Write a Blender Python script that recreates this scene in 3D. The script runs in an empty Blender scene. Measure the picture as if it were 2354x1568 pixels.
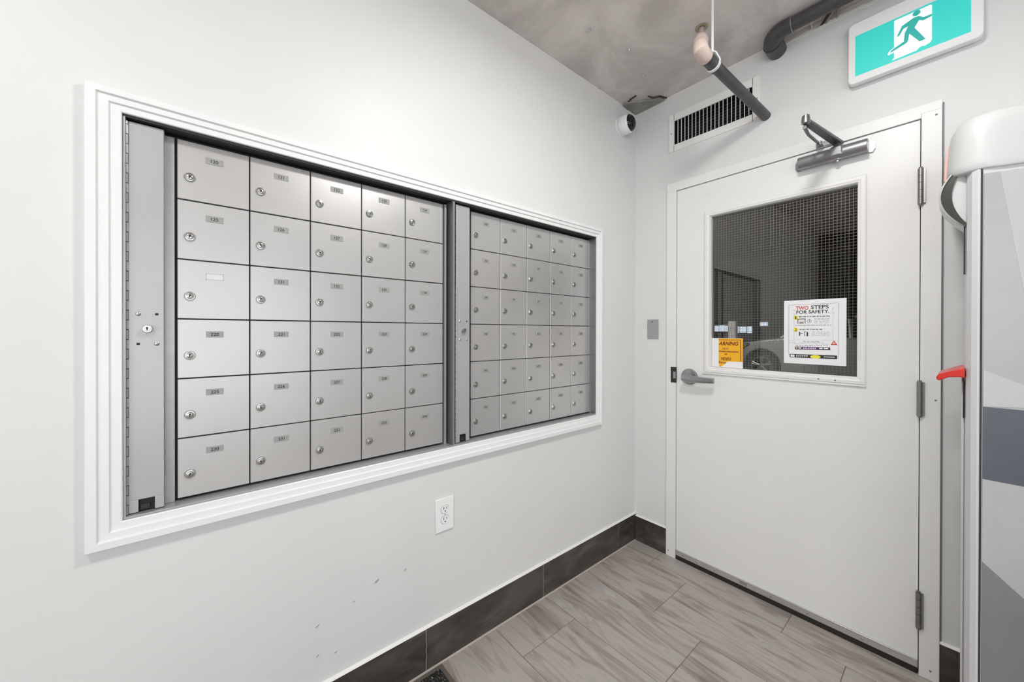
import bpy, bmesh, math, random
from mathutils import Vector, Matrix
random.seed(7)
S = bpy.context.scene
COL = S.collection

# ------------------------------------------------------------------ camera
YAW, PITCH, ROLL = math.radians(50.1543), math.radians(-0.1824), math.radians(0.0986)
CAM = Vector((1.2799, -2.048, 1.2608))
fwd = Vector((-math.sin(YAW) * math.cos(PITCH), math.cos(YAW) * math.cos(PITCH), math.sin(PITCH)))
r0 = Vector((math.cos(YAW), math.sin(YAW), 0.0))
u0 = r0.cross(fwd)
rr = r0 * math.cos(ROLL) + u0 * math.sin(ROLL)
uu = -r0 * math.sin(ROLL) + u0 * math.cos(ROLL)
cd = bpy.data.cameras.new('camera')
cd.sensor_width = 36.0
cd.sensor_fit = 'HORIZONTAL'
cd.lens = 862.7371 * 36.0 / 2354.0
cd.shift_y = -17.5554 / 2354.0
cd.clip_start = 0.01
cd.clip_end = 200
camo = bpy.data.objects.new('camera', cd)
COL.objects.link(camo)
m = Matrix((rr, uu, -fwd)).transposed().to_4x4()
m.translation = CAM
camo.matrix_world = m
S.camera = camo

# ------------------------------------------------------------------ world, exposure, room lamp and added fill lights
W = bpy.data.worlds.new('world')
S.world = W
W.use_nodes = True
W.node_tree.nodes['Background'].inputs[0].default_value = (0.9, 0.95, 1.0, 1)
W.node_tree.nodes['Background'].inputs[1].default_value = 0.15
S.view_settings.view_transform = 'Standard'
S.view_settings.look = 'None'
S.view_settings.gamma = 1.0
S.view_settings.exposure = 0.0
LAMPS = [  # flush ceiling lamps, the second one added as fill: x, y, diameter, watts, label
    (1.06, -1.22, 0.26, 15.0, 'round white ceiling lamp nearest the white door'),
    (1.15, -2.75, 0.26, 9.0, 'round white ceiling lamp added behind the camera as fill'),
]
LAMP_Z = 2.525
for lx, ly, ld, lw, lb in LAMPS:
    a = bpy.data.lights.new('ceiling_lamp_light', 'AREA')
    a.shape = 'DISK'
    a.size = ld * 0.9
    a.energy = lw
    a.color = (1.0, 0.99, 0.97)
    o = bpy.data.objects.new('ceiling_lamp_light', a)
    o.location = (lx, ly, LAMP_Z - 0.006)
    COL.objects.link(o)
# fill lights added in two made-up glazed fronts of the unseen lobby
for wn, wloc, wrot, wsx, wsy, ww in (('lobby_fill_right', (4.98, -2.5, 1.20), (0, math.radians(90), 0), 2.1, 3.4, 43.0),
                                     ('lobby_fill_back', (3.15, -4.48, 1.20), (math.radians(90), 0, 0), 3.3, 2.1, 70.0)):
    a = bpy.data.lights.new(wn, 'AREA')
    a.shape = 'RECTANGLE'
    a.size, a.size_y = wsx, wsy
    a.energy = ww
    a.color = (0.97, 0.985, 1.0)
    o = bpy.data.objects.new(wn, a)
    o.location = wloc
    o.rotation_euler = wrot
    COL.objects.link(o)

# ------------------------------------------------------------------ helpers
ORG = {}


def org(o):
    return ORG[o.name]


class MB:
    def __init__(s):
        s.v, s.f, s.m = [], [], []

    def add(s, verts, faces, mi=0):
        b = len(s.v)
        s.v += [tuple(v) for v in verts]
        for f in faces:
            s.f.append(tuple(i + b for i in f))
            s.m.append(mi)
        return s

    def box(s, x0, x1, y0, y1, z0, z1, mi=0):
        x0, x1 = min(x0, x1), max(x0, x1)
        y0, y1 = min(y0, y1), max(y0, y1)
        z0, z1 = min(z0, z1), max(z0, z1)
        v = [(x, y, z) for x in (x0, x1) for y in (y0, y1) for z in (z0, z1)]
        return s.add(v, [(0, 1, 3, 2), (4, 6, 7, 5), (0, 4, 5, 1), (2, 3, 7, 6), (0, 2, 6, 4), (1, 5, 7, 3)], mi)

    def prism(s, poly, a, b, axis='y', mi=0):
        """poly 2d extruded between a and b: axis y: (x,z); axis x: (y,z); axis z: (x,y)"""
        def p(q, t):
            return (q[0], t, q[1]) if axis == 'y' else (t, q[0], q[1]) if axis == 'x' else (q[0], q[1], t)
        n = len(poly)
        v = [p(q, a) for q in poly] + [p(q, b) for q in poly]
        f = [tuple(range(n)), tuple(range(2 * n - 1, n - 1, -1))]
        f += [(i, i + n, (i + 1) % n + n, (i + 1) % n) for i in range(n)]
        return s.add(v, f, mi)

    def tube(s, path, rad, n=14, caps=True, mi=0):
        P = [Vector(p) for p in path]
        if not isinstance(rad, (list, tuple)):
            rad = [rad] * len(P)
        T = []
        for i in range(len(P)):
            t = (P[min(i + 1, len(P) - 1)] - P[max(i - 1, 0)])
            T.append(t.normalized())
        ref = Vector((0, 0, 1)) if abs(T[0].z) < 0.9 else Vector((1, 0, 0))
        x = T[0].cross(ref).normalized()
        v, f = [], []
        for i, p in enumerate(P):
            x = (x - T[i] * x.dot(T[i])).normalized()
            y = T[i].cross(x)
            for k in range(n):
                a = 2 * math.pi * k / n
                v.append(p + (x * math.cos(a) + y * math.sin(a)) * rad[i])
        for i in range(len(P) - 1):
            for k in range(n):
                k2 = (k + 1) % n
                f.append((i * n + k, i * n + k2, (i + 1) * n + k2, (i + 1) * n + k))
        if caps:
            f.append(tuple(range(n - 1, -1, -1)))
            f.append(tuple(range((len(P) - 1) * n, len(P) * n)))
        return s.add(v, f, mi)

    def cyl(s, p0, p1, r, r1=None, n=20, mi=0):
        return s.tube([p0, p1], [r, r if r1 is None else r1], n, True, mi)

    def lathe(s, c, d, prof, n=24, mi=0):
        """prof: (dist along d, radius)"""
        c, d = Vector(c), Vector(d).normalized()
        ref = Vector((0, 0, 1)) if abs(d.z) < 0.9 else Vector((1, 0, 0))
        x = d.cross(ref).normalized()
        y = d.cross(x)
        v, f = [], []
        for t, r in prof:
            for k in range(n):
                a = 2 * math.pi * k / n
                v.append(c + d * t + (x * math.cos(a) + y * math.sin(a)) * max(r, 1e-5))
        for i in range(len(prof) - 1):
            for k in range(n):
                k2 = (k + 1) % n
                f.append((i * n + k, i * n + k2, (i + 1) * n + k2, (i + 1) * n + k))
        f.append(tuple(range(n - 1, -1, -1)))
        f.append(tuple(range((len(prof) - 1) * n, len(prof) * n)))
        return s.add(v, f, mi)

    def mesh(s, name, mats, origin=(0, 0, 0), smooth=False):
        ox, oy, oz = origin
        me = bpy.data.meshes.new(name)
        me.from_pydata([(a - ox, b - oy, c - oz) for a, b, c in s.v], [], s.f)
        for mt in mats if isinstance(mats, (list, tuple)) else [mats]:
            me.materials.append(mt)
        me.polygons.foreach_set('material_index', s.m)
        bm = bmesh.new()
        bm.from_mesh(me)
        bmesh.ops.recalc_face_normals(bm, faces=bm.faces)
        bm.to_mesh(me)
        bm.free()
        if smooth:
            me.polygons.foreach_set('use_smooth', [True] * len(me.polygons))
            me.set_sharp_from_angle(angle=math.radians(35))
        me.update()
        return me

    def build(s, name, mats, parent=None, smooth=False, bevel=0.0, seg=2, kind=None):
        o3 = org(parent) if parent else Vector((0, 0, 0))
        me = s.mesh(name, mats, o3, smooth)
        o = bpy.data.objects.new(name, me)
        COL.objects.link(o)
        ORG[o.name] = Vector(o3)
        if parent:
            o.parent = parent
        if bevel:
            b = o.modifiers.new('bevel', 'BEVEL')
            b.width = bevel
            b.segments = seg
            b.limit_method = 'ANGLE'
            b.angle_limit = math.radians(40)
            me.polygons.foreach_set('use_smooth', [True] * len(me.polygons))
            me.set_sharp_from_angle(angle=math.radians(50))
        if kind:
            o['kind'] = kind
        return o


def place(name, me, loc, parent=None):
    o = bpy.data.objects.new(name, me)
    COL.objects.link(o)
    loc = Vector(loc)
    ORG[o.name] = loc
    if parent:
        o.parent = parent
        o.location = loc - org(parent)
    else:
        o.location = loc
    return o


def thing(name, loc, label, cat, group=None):
    o = bpy.data.objects.new(name, None)
    o.empty_display_size = 0.1
    COL.objects.link(o)
    o.location = loc
    ORG[o.name] = Vector(loc)
    o['label'] = label
    o['category'] = cat
    if group:
        o['group'] = group
    return o


def struct(name, loc=(0, 0, 0)):
    o = bpy.data.objects.new(name, None)
    o.empty_display_size = 0.1
    COL.objects.link(o)
    o.location = loc
    ORG[o.name] = Vector(loc)
    o['kind'] = 'structure'
    return o


def tag(o, label, cat, group=None):
    o['label'] = label
    o['category'] = cat
    if group:
        o['group'] = group
    return o


# ------------------------------------------------------------------ materials
def mat(name, col, rough=0.5, metal=0.0, emit=None, estr=0.0, spec=0.5, coat=0.0):
    mt = bpy.data.materials.new(name)
    mt.use_nodes = True
    b = mt.node_tree.nodes['Principled BSDF']
    b.inputs['Base Color'].default_value = (*col, 1)
    b.inputs['Roughness'].default_value = rough
    b.inputs['Metallic'].default_value = metal
    b.inputs['Specular IOR Level'].default_value = spec
    if coat:
        b.inputs['Coat Weight'].default_value = coat
        b.inputs['Coat Roughness'].default_value = 0.1
    if emit:
        b.inputs['Emission Color'].default_value = (*emit, 1)
        b.inputs['Emission Strength'].default_value = estr
    return mt


def noisy(mt, scale=(1, 1, 1), nscale=5.0, cols=((0, (0, 0, 0)), (1, (1, 1, 1))), detail=6.0, rough=0.6, rot=(0, 0, 0),
          bump=0.0, bscale=None, randoff=False, distort=0.0, coords='Object'):
    nt = mt.node_tree
    N, Lk = nt.nodes, nt.links
    b = N['Principled BSDF']
    tc = N.new('ShaderNodeTexCoord')
    mp = N.new('ShaderNodeMapping')
    mp.inputs['Scale'].default_value = scale
    mp.inputs['Rotation'].default_value = rot
    Lk.new(tc.outputs[coords], mp.inputs['Vector'])
    vec = mp.outputs['Vector']
    if randoff:
        oi = N.new('ShaderNodeObjectInfo')
        ml = N.new('ShaderNodeMath')
        ml.operation = 'MULTIPLY'
        ml.inputs[1].default_value = 40.0
        Lk.new(oi.outputs['Random'], ml.inputs[0])
        ad = N.new('ShaderNodeVectorMath')
        ad.operation = 'ADD'
        Lk.new(vec, ad.inputs[0])
        Lk.new(ml.outputs[0], ad.inputs[1])
        vec = ad.outputs[0]
    nz = N.new('ShaderNodeTexNoise')
    nz.inputs['Scale'].default_value = nscale
    nz.inputs['Detail'].default_value = detail
    nz.inputs['Roughness'].default_value = rough
    nz.inputs['Distortion'].default_value = distort
    Lk.new(vec, nz.inputs['Vector'])
    cr = N.new('ShaderNodeValToRGB')
    e = cr.color_ramp.elements
    while len(e) < len(cols):
        e.new(0.5)
    for k, (p, c) in enumerate(cols):
        e[k].position = p
        e[k].color = (*c, 1)
    Lk.new(nz.outputs['Fac'], cr.inputs['Fac'])
    Lk.new(cr.outputs['Color'], b.inputs['Base Color'])
    if bump:
        bp = N.new('ShaderNodeBump')
        bp.inputs['Strength'].default_value = bump
        bp.inputs['Distance'].default_value = 0.002
        if bscale:
            n2 = N.new('ShaderNodeTexNoise')
            n2.inputs['Scale'].default_value = bscale
            n2.inputs['Detail'].default_value = 3
            Lk.new(tc.outputs[coords], n2.inputs['Vector'])
            Lk.new(n2.outputs['Fac'], bp.inputs['Height'])
        else:
            Lk.new(nz.outputs['Fac'], bp.inputs['Height'])
        Lk.new(bp.outputs['Normal'], b.inputs['Normal'])
    return mt


WALLC = (0.79, 0.79, 0.78)
M = {}
M['wall'] = noisy(mat('white_wall_paint', WALLC, 0.45, spec=0.35), nscale=3.0,
                  cols=((0.3, (0.69, 0.69, 0.686)), (0.7, (0.713, 0.713, 0.709))), bump=0.05, bscale=120)
M['back'] = noisy(mat('dark_reflected_wall', (0.05, 0.045, 0.04), 0.5), nscale=4,
                  cols=((0.3, (0.040, 0.036, 0.032)), (0.7, (0.065, 0.058, 0.05))))
M['trimw'] = noisy(mat('white_gloss_trim', (0.86, 0.86, 0.86), 0.3), nscale=8,
                   cols=((0.3, (0.775, 0.775, 0.78)), (0.7, (0.80, 0.80, 0.80))))
M['doorw'] = noisy(mat('white_door_paint', (0.8, 0.8, 0.79), 0.38), nscale=2.5,
                   cols=((0.3, (0.745, 0.745, 0.737)), (0.7, (0.775, 0.775, 0.768))), bump=0.04, bscale=90)
M['framew'] = noisy(mat('white_frame_paint', (0.8, 0.8, 0.8), 0.4), nscale=6,
                    cols=((0.3, (0.745, 0.745, 0.737)), (0.7, (0.775, 0.775, 0.77))))
M['ceil'] = noisy(mat('bare_concrete', (0.4, 0.36, 0.33), 0.7), nscale=2.6, detail=9, rough=0.62, distort=0.6,
                  cols=((0.25, (0.42, 0.382, 0.362)), (0.45, (0.55, 0.51, 0.487)), (0.58, (0.67, 0.625, 0.60)), (0.8, (0.78, 0.735, 0.71))),
                  bump=0.25, bscale=14)
M['patch'] = noisy(mat('repair_mortar', (0.25, 0.25, 0.23), 0.8), nscale=14,
                   cols=((0.3, (0.17, 0.17, 0.155)), (0.7, (0.34, 0.335, 0.31))), bump=0.4)
M['grout'] = mat('grout', (0.17, 0.15, 0.135), 0.8)
M['tile'] = noisy(mat('wood_look_floor_tile', (0.3, 0.27, 0.25), 0.38, spec=0.45), scale=(1.1, 7.5, 1), nscale=2.3, detail=7,
                  rough=0.58, rot=(0, 0, math.radians(-11)), randoff=True, distort=1.1,
                  cols=((0.28, (0.175, 0.148, 0.13)), (0.42, (0.31, 0.272, 0.242)), (0.52, (0.42, 0.378, 0.343)),
                        (0.62, (0.36, 0.342, 0.325)), (0.78, (0.50, 0.463, 0.43))), bump=0.06)
M['basetile'] = noisy(mat('dark_base_tile', (0.08, 0.07, 0.06), 0.32), scale=(3, 1.6, 5), nscale=2.6, detail=6, randoff=True, distort=0.8,
                      rot=(math.radians(25), 0, 0),
                      cols=((0.3, (0.030, 0.026, 0.022)), (0.5, (0.058, 0.050, 0.044)), (0.72, (0.105, 0.094, 0.085))))
M['caulk'] = mat('white_caulk', (0.76, 0.76, 0.75), 0.5)
M['mbox'] = noisy(mat('grey_mailbox_metal', (0.6, 0.6, 0.6), 0.34, metal=0.65), nscale=3.0, randoff=True,
                  cols=((0.3, (0.525, 0.523, 0.52)), (0.7, (0.565, 0.562, 0.558))))
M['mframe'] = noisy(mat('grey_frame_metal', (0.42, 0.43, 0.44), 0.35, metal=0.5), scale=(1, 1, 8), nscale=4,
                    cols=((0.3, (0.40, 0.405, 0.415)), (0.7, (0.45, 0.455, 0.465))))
M['mdark'] = mat('dark_metal_and_shade', (0.02, 0.02, 0.02), 0.6)
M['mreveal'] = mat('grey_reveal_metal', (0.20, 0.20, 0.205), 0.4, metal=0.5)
M['mlock'] = noisy(mat('grey_lock_panel', (0.43, 0.44, 0.45), 0.35, metal=0.35), nscale=5,
                   cols=((0.3, (0.42, 0.427, 0.44)), (0.7, (0.455, 0.46, 0.472))))
M['chrome'] = mat('chrome', (0.50, 0.50, 0.49), 0.22, metal=1.0)
M['nickel'] = mat('brushed_nickel', (0.36, 0.36, 0.36), 0.3, metal=1.0)
M['black'] = mat('black_void', (0.008, 0.008, 0.008), 0.6)
M['plate'] = noisy(mat('grey_number_plate', (0.31, 0.31, 0.305), 0.5), nscale=30,
                   cols=((0.3, (0.29, 0.29, 0.285)), (0.7, (0.34, 0.34, 0.335))))
M['ink'] = mat('black_ink', (0.02, 0.02, 0.022), 0.6)
M['blankplate'] = mat('pale_blank_plate', (0.66, 0.66, 0.66), 0.4)
M['alu'] = mat('aluminium', (0.62, 0.62, 0.62), 0.35, metal=0.8)
M['rubber'] = mat('black_rubber', (0.012, 0.012, 0.012), 0.7)
M['closer'] = mat('silver_closer_paint', (0.30, 0.30, 0.305), 0.28, metal=0.75)
M['closerarm'] = mat('dark_silver_arm', (0.13, 0.13, 0.132), 0.35, metal=0.6)
M['hinge'] = mat('dark_steel_hinge', (0.27, 0.27, 0.265), 0.33, metal=0.9)
M['strike'] = mat('black_strike', (0.02, 0.018, 0.016), 0.4)
M['abs'] = noisy(mat('dark_grey_abs_pipe', (0.055, 0.055, 0.058), 0.35), nscale=12,
                 cols=((0.35, (0.045, 0.045, 0.048)), (0.7, (0.075, 0.075, 0.078))))
M['gpipe'] = noisy(mat('charcoal_pipe', (0.06, 0.06, 0.063), 0.42), nscale=14,
                   cols=((0.35, (0.05, 0.05, 0.053)), (0.72, (0.085, 0.085, 0.088))))
M['pink'] = mat('pale_pink_plastic', (0.62, 0.50, 0.45), 0.35)
M['white'] = mat('white_plastic', (0.80, 0.80, 0.80), 0.35)
M['whitep'] = mat('white_gloss_plastic', (0.84, 0.84, 0.84), 0.25)
M['brass'] = mat('aged_brass', (0.40, 0.33, 0.25), 0.4, metal=0.7)
M['blackgloss'] = mat('black_gloss_dome', (0.006, 0.006, 0.007), 0.06)
M['teal'] = mat('backlit_teal_panel', (0.02, 0.42, 0.38), 0.4, emit=(0.035, 0.56, 0.50), estr=0.55)
M['tealdark'] = mat('teal_print', (0.015, 0.30, 0.27), 0.4, emit=(0.03, 0.42, 0.37), estr=0.45)
M['litwhite'] = mat('backlit_white_print', (0.8, 0.85, 0.85), 0.4, emit=(0.9, 0.95, 0.97), estr=0.35)
M['greyplate'] = mat('grey_wall_plate', (0.33, 0.33, 0.328), 0.45)
M['paper'] = mat('white_paper', (0.80, 0.80, 0.81), 0.6)
M['red'] = mat('red_ink', (0.55, 0.02, 0.02), 0.55)
M['yellow'] = mat('yellow_ink', (0.85, 0.75, 0.06), 0.55)
M['orange'] = mat('orange_yellow_sign', (0.85, 0.42, 0.015), 0.5)
M['maroon'] = mat('maroon_ink', (0.16, 0.02, 0.006), 0.55)
M['greyink'] = mat('grey_ink', (0.22, 0.22, 0.23), 0.6)
M['purple'] = mat('purple_ink', (0.12, 0.02, 0.16), 0.55)
M['redp'] = mat('red_plastic', (0.55, 0.015, 0.008), 0.3)
M['pinkp'] = mat('pale_red_stripe', (0.75, 0.40, 0.37), 0.35)
M['capw'] = mat('white_machine_shell', (0.54, 0.54, 0.54), 0.35)
M['pillar'] = mat('pale_grey_machine_corner', (0.56, 0.56, 0.57), 0.35)
M['g0'] = noisy(mat('light_grey_graphic', (0.50, 0.51, 0.52), 0.3), nscale=2.5,
                cols=((0.3, (0.34, 0.348, 0.355)), (0.7, (0.43, 0.435, 0.44))))
M['g1'] = mat('pale_graphic', (0.45, 0.455, 0.46), 0.3)
M['g2'] = noisy(mat('slate_blue_graphic', (0.085, 0.095, 0.125), 0.3), nscale=3,
                cols=((0.3, (0.060, 0.066, 0.088)), (0.7, (0.085, 0.093, 0.12))))
M['g3'] = noisy(mat('mid_grey_graphic', (0.21, 0.215, 0.225), 0.3), nscale=3,
                cols=((0.3, (0.15, 0.154, 0.162)), (0.7, (0.19, 0.194, 0.202))))
M['visor'] = mat('dark_smoked_visor', (0.07, 0.07, 0.065), 0.15, metal=0.3)
M['visoredge'] = mat('grey_visor_edge', (0.35, 0.35, 0.34), 0.25, metal=0.5)
M['visorin'] = mat('light_grey_visor_plate', (0.52, 0.52, 0.52), 0.4)
M['matpile'] = noisy(mat('black_white_mat_pile', (0.05, 0.05, 0.05), 0.9), scale=(1, 2.2, 1), nscale=110, detail=3,
                     cols=((0.52, (0.008, 0.008, 0.007)), (0.60, (0.06, 0.06, 0.055)), (0.68, (0.5, 0.5, 0.47))), bump=1.0)
M['matedge'] = mat('brown_mat_border', (0.12, 0.10, 0.085), 0.6)
M['stripc'] = mat('beige_edge_strip', (0.40, 0.36, 0.32), 0.5)
M['cable'] = mat('grey_cable', (0.30, 0.27, 0.24), 0.6)
M['cabled'] = mat('dark_cable', (0.03, 0.026, 0.022), 0.6)
M['cablew'] = mat('beige_cable', (0.62, 0.55, 0.50), 0.6)
M['plaster'] = mat('white_plaster', (0.78, 0.78, 0.765), 0.7)
M['ventw'] = mat('white_grille_paint', (0.80, 0.80, 0.79), 0.4)
M['lampw'] = mat('white_lamp_base', (0.8, 0.8, 0.8), 0.4)
M['diff'] = mat('lit_diffuser', (0.9, 0.9, 0.9), 0.5, emit=(1, 0.99, 0.97), estr=28.0)
# garage
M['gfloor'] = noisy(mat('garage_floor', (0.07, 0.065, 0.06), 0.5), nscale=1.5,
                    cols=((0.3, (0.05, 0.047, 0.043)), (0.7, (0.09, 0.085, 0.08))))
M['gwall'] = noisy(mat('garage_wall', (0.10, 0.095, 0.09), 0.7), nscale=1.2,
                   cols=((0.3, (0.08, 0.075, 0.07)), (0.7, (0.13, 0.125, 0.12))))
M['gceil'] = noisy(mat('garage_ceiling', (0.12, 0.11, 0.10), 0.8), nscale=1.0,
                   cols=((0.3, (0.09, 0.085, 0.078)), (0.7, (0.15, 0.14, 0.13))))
M['gcol'] = noisy(mat('garage_column', (0.33, 0.33, 0.33), 0.7), nscale=3,
                  cols=((0.3, (0.30, 0.30, 0.30)), (0.7, (0.37, 0.37, 0.37))))
M['day'] = mat('daylit_pane', (0.6, 0.65, 0.7), 0.4, emit=(0.72, 0.80, 0.95), estr=1.1)
M['tubeon'] = mat('lit_fluorescent_tube', (0.9, 0.9, 0.9), 0.4, emit=(1.0, 0.97, 0.92), estr=9.0)
M['car'] = mat('silver_car_paint', (0.42, 0.42, 0.42), 0.3, metal=0.35, coat=0.6)
M['cardark'] = mat('dark_car_glass', (0.012, 0.012, 0.014), 0.08)
M['tyre'] = mat('tyre_rubber', (0.012, 0.012, 0.012), 0.8)
M['rim'] = mat('alloy_rim', (0.5, 0.5, 0.5), 0.3, metal=0.7)
M['amber'] = mat('amber_lens', (0.45, 0.25, 0.02), 0.2)
M['lens'] = mat('headlight_lens', (0.75, 0.75, 0.75), 0.1)
M['wire'] = mat('glass_wire', (0.50, 0.46, 0.40), 0.5)
M['blue'] = mat('blue_reflection_tint', (0.03, 0.05, 0.16), 0.5)
M['dred'] = mat('dull_red_reflection_tint', (0.14, 0.03, 0.025), 0.5)

gm = bpy.data.materials.new('wired_glass')
gm.use_nodes = True
nt = gm.node_tree
nt.nodes.clear()
out = nt.nodes.new('ShaderNodeOutputMaterial')
mx = nt.nodes.new('ShaderNodeMixShader')
tr = nt.nodes.new('ShaderNodeBsdfTransparent')
tr.inputs[0].default_value = (0.93, 0.94, 0.93, 1)
gl = nt.nodes.new('ShaderNodeBsdfGlossy')
gl.inputs['Roughness'].default_value = 0.012
fr = nt.nodes.new('ShaderNodeFresnel')
fr.inputs[0].default_value = 1.66
nt.links.new(fr.outputs[0], mx.inputs[0])
nt.links.new(tr.outputs[0], mx.inputs[1])
nt.links.new(gl.outputs[0], mx.inputs[2])
nt.links.new(mx.outputs[0], out.inputs[0])
M['glass'] = gm

# ------------------------------------------------------------------ lettering: every string converted once
TEXTS = {}
_pending = []


def want(s, bold=0.0, shear=0.0):
    k = (s, bold, shear)
    if k not in TEXTS:
        TEXTS[k] = None
        c = bpy.data.curves.new('t', 'FONT')
        c.body = s
        c.size = 1.0
        c.offset = bold
        c.shear = shear
        c.resolution_u = 3
        o = bpy.data.objects.new('t', c)
        COL.objects.link(o)
        _pending.append((k, o))
    return k


ROWS1 = [[120 + i for i in range(5)], [125 + i for i in range(5)], [None, 131, 132, 133, 134],
         [220 + i for i in range(5)], [225 + i for i in range(5)], [230 + i for i in range(5)]]
ROWS2 = [[320 + i for i in range(5)], [325 + i for i in range(5)], [330 + i for i in range(5)],
         [420 + i for i in range(5)], [425 + i for i in range(5)], [430 + i for i in range(5)]]
for R_ in ROWS1 + ROWS2:
    for n_ in R_:
        if n_:
            want(str(n_), 0.012)
for s_ in ('TWO', 'STEPS', 'FOR SAFETY.', '1', '2', 'STOP AT GARAGE GATE', 'NO DOOR TAILGATING', 'WAIT', 'SAFETY', '3'):
    want(s_, 0.02)
for s_ in ('ARNING', 'VIDEO'):
    want(s_, 0.03, 0.25)
for s_ in ('USE OF', 'Reco'):
    want(s_, 0.015, 0.1)
bpy.context.view_layer.update()
_dg = bpy.context.evaluated_depsgraph_get()
for k_, o_ in _pending:
    me_ = bpy.data.meshes.new_from_object(o_.evaluated_get(_dg))
    vs_ = [tuple(v.co) for v in me_.vertices]
    fs_ = [tuple(p.vertices) for p in me_.polygons]
    x0_, x1_ = min(v[0] for v in vs_), max(v[0] for v in vs_)
    y0_, y1_ = min(v[1] for v in vs_), max(v[1] for v in vs_)
    TEXTS[k_] = ([((v[0] - x0_) / (x1_ - x0_), (v[1] - y0_) / (y1_ - y0_)) for v in vs_], fs_, (x1_ - x0_) / (y1_ - y0_))
    c_ = o_.data
    bpy.data.objects.remove(o_)
    bpy.data.curves.remove(c_)
    bpy.data.meshes.remove(me_)


def text_into(mb, k, fn, a0, a1, b0, b1, mi=0):
    vs, fs, _ = TEXTS[k]
    mb.add([fn(a0 + (a1 - a0) * x, b0 + (b1 - b0) * y) for x, y in vs], fs, mi)


# ================================================================== the room shell
CH = 2.597
XR, YB = 5.0, -4.5
# mailbox opening
OY0, OY1, OZ0, OZ1 = -2.187, -0.388, 0.812, 1.778
w = MB()
w.box(-0.12, 0, YB, OY0, 0, CH)
w.box(-0.12, 0, OY1, 0.12, 0, CH)
w.box(-0.12, 0, OY0, OY1, 0, OZ0)
w.box(-0.12, 0, OY0, OY1, OZ1, CH)
wl = w.build('wall_left', M['wall'], kind='structure')
# door opening and vent opening in the far wall
DX0, DX1, DZ1 = 0.2635, 1.1795, 2.046     # slab
FX0, FX1, FZ1 = 0.2068, 1.2330, 2.0960    # frame outer
VX0, VX1, VZ0, VZ1 = 0.243, 0.634, 2.308, 2.446
w = MB()
e_ = 0.02
w.box(0, FX0 + e_, 0, 0.12, 0, CH)
w.box(FX1 - e_, XR + 0.12, 0, 0.12, 0, CH)
w.box(FX0 + e_, VX0, 0, 0.12, FZ1 - e_, CH)
w.box(VX1, FX1 - e_, 0, 0.12, FZ1 - e_, CH)
w.box(VX0, VX1, 0, 0.12, FZ1 - e_, VZ0)
w.box(VX0, VX1, 0, 0.12, VZ1, CH)
wf = w.build('wall_far', M['wall'], kind='structure')
w = MB()
w.box(XR, XR + 0.12, YB, -4.25, 0, CH)
w.box(XR, XR + 0.12, -0.75, 0, 0, CH)
w.box(XR, XR + 0.12, -4.25, -0.75, 0, 0.12)
w.box(XR, XR + 0.12, -4.25, -0.75, 2.28, CH)
w.build('wall_right', M['wall'], kind='structure')
w = MB()
w.box(-0.12, 1.32, YB - 0.12, YB, 0, CH, 0)  # unseen stretch coloured dark so the door glass reflects darkness
w.box(1.32, 1.46, YB - 0.12, YB, 0, CH, 1)
w.box(4.84, XR + 0.12, YB - 0.12, YB, 0, CH, 1)
w.box(1.46, 4.84, YB - 0.12, YB, 0, 0.12, 1)
w.box(1.46, 4.84, YB - 0.12, YB, 2.28, CH, 1)
w.build('wall_back', [M['back'], M['wall']], kind='structure')
w = MB()
w.box(-0.12, XR + 0.12, YB - 0.12, 0.12, CH, CH + 0.2)
ceil = w.build('ceiling', M['ceil'], kind='structure')

for wi, horiz in ((1, False), (2, True)):  # unseen lobby glazing, added as a setting for the fill lights
    wo = struct('window_%d' % wi, (0, 0, 0))
    w = MB()
    for k in range(5):
        t = k / 4
        if horiz:
            xx = 1.46 + (4.84 - 1.46) * t
            w.box(xx - 0.025, xx + 0.025, YB - 0.09, YB - 0.03, 0.12, 2.28)
        else:
            yy = -4.25 + 3.5 * t
            w.box(XR + 0.03, XR + 0.09, yy - 0.025, yy + 0.025, 0.12, 2.28)
    w.build('mullions', M['alu'], wo)
    w = MB()
    if horiz:
        w.box(1.46, 4.84, YB - 0.065, YB - 0.055, 0.12, 2.28)
    else:
        w.box(XR + 0.055, XR + 0.065, -4.25, -0.75, 0.12, 2.28)
    w.build('pane', M['glass'], wo)

# floor: grout bed with single tiles
w = MB()
w.box(-0.12, XR + 0.12, YB - 0.12, 0.12, -0.1, -0.0015)
floor = w.build('floor', M['grout'], kind='structure')
TW, TD, G = 0.6096, 0.3048, 0.0012
ROWY = [0.0, -0.168]
while ROWY[-1] > YB:
    ROWY.append(ROWY[-1] - TD)
OFF = [0.188, 0.394, 0.600, 0.193]
tile_cache = {}


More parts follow.
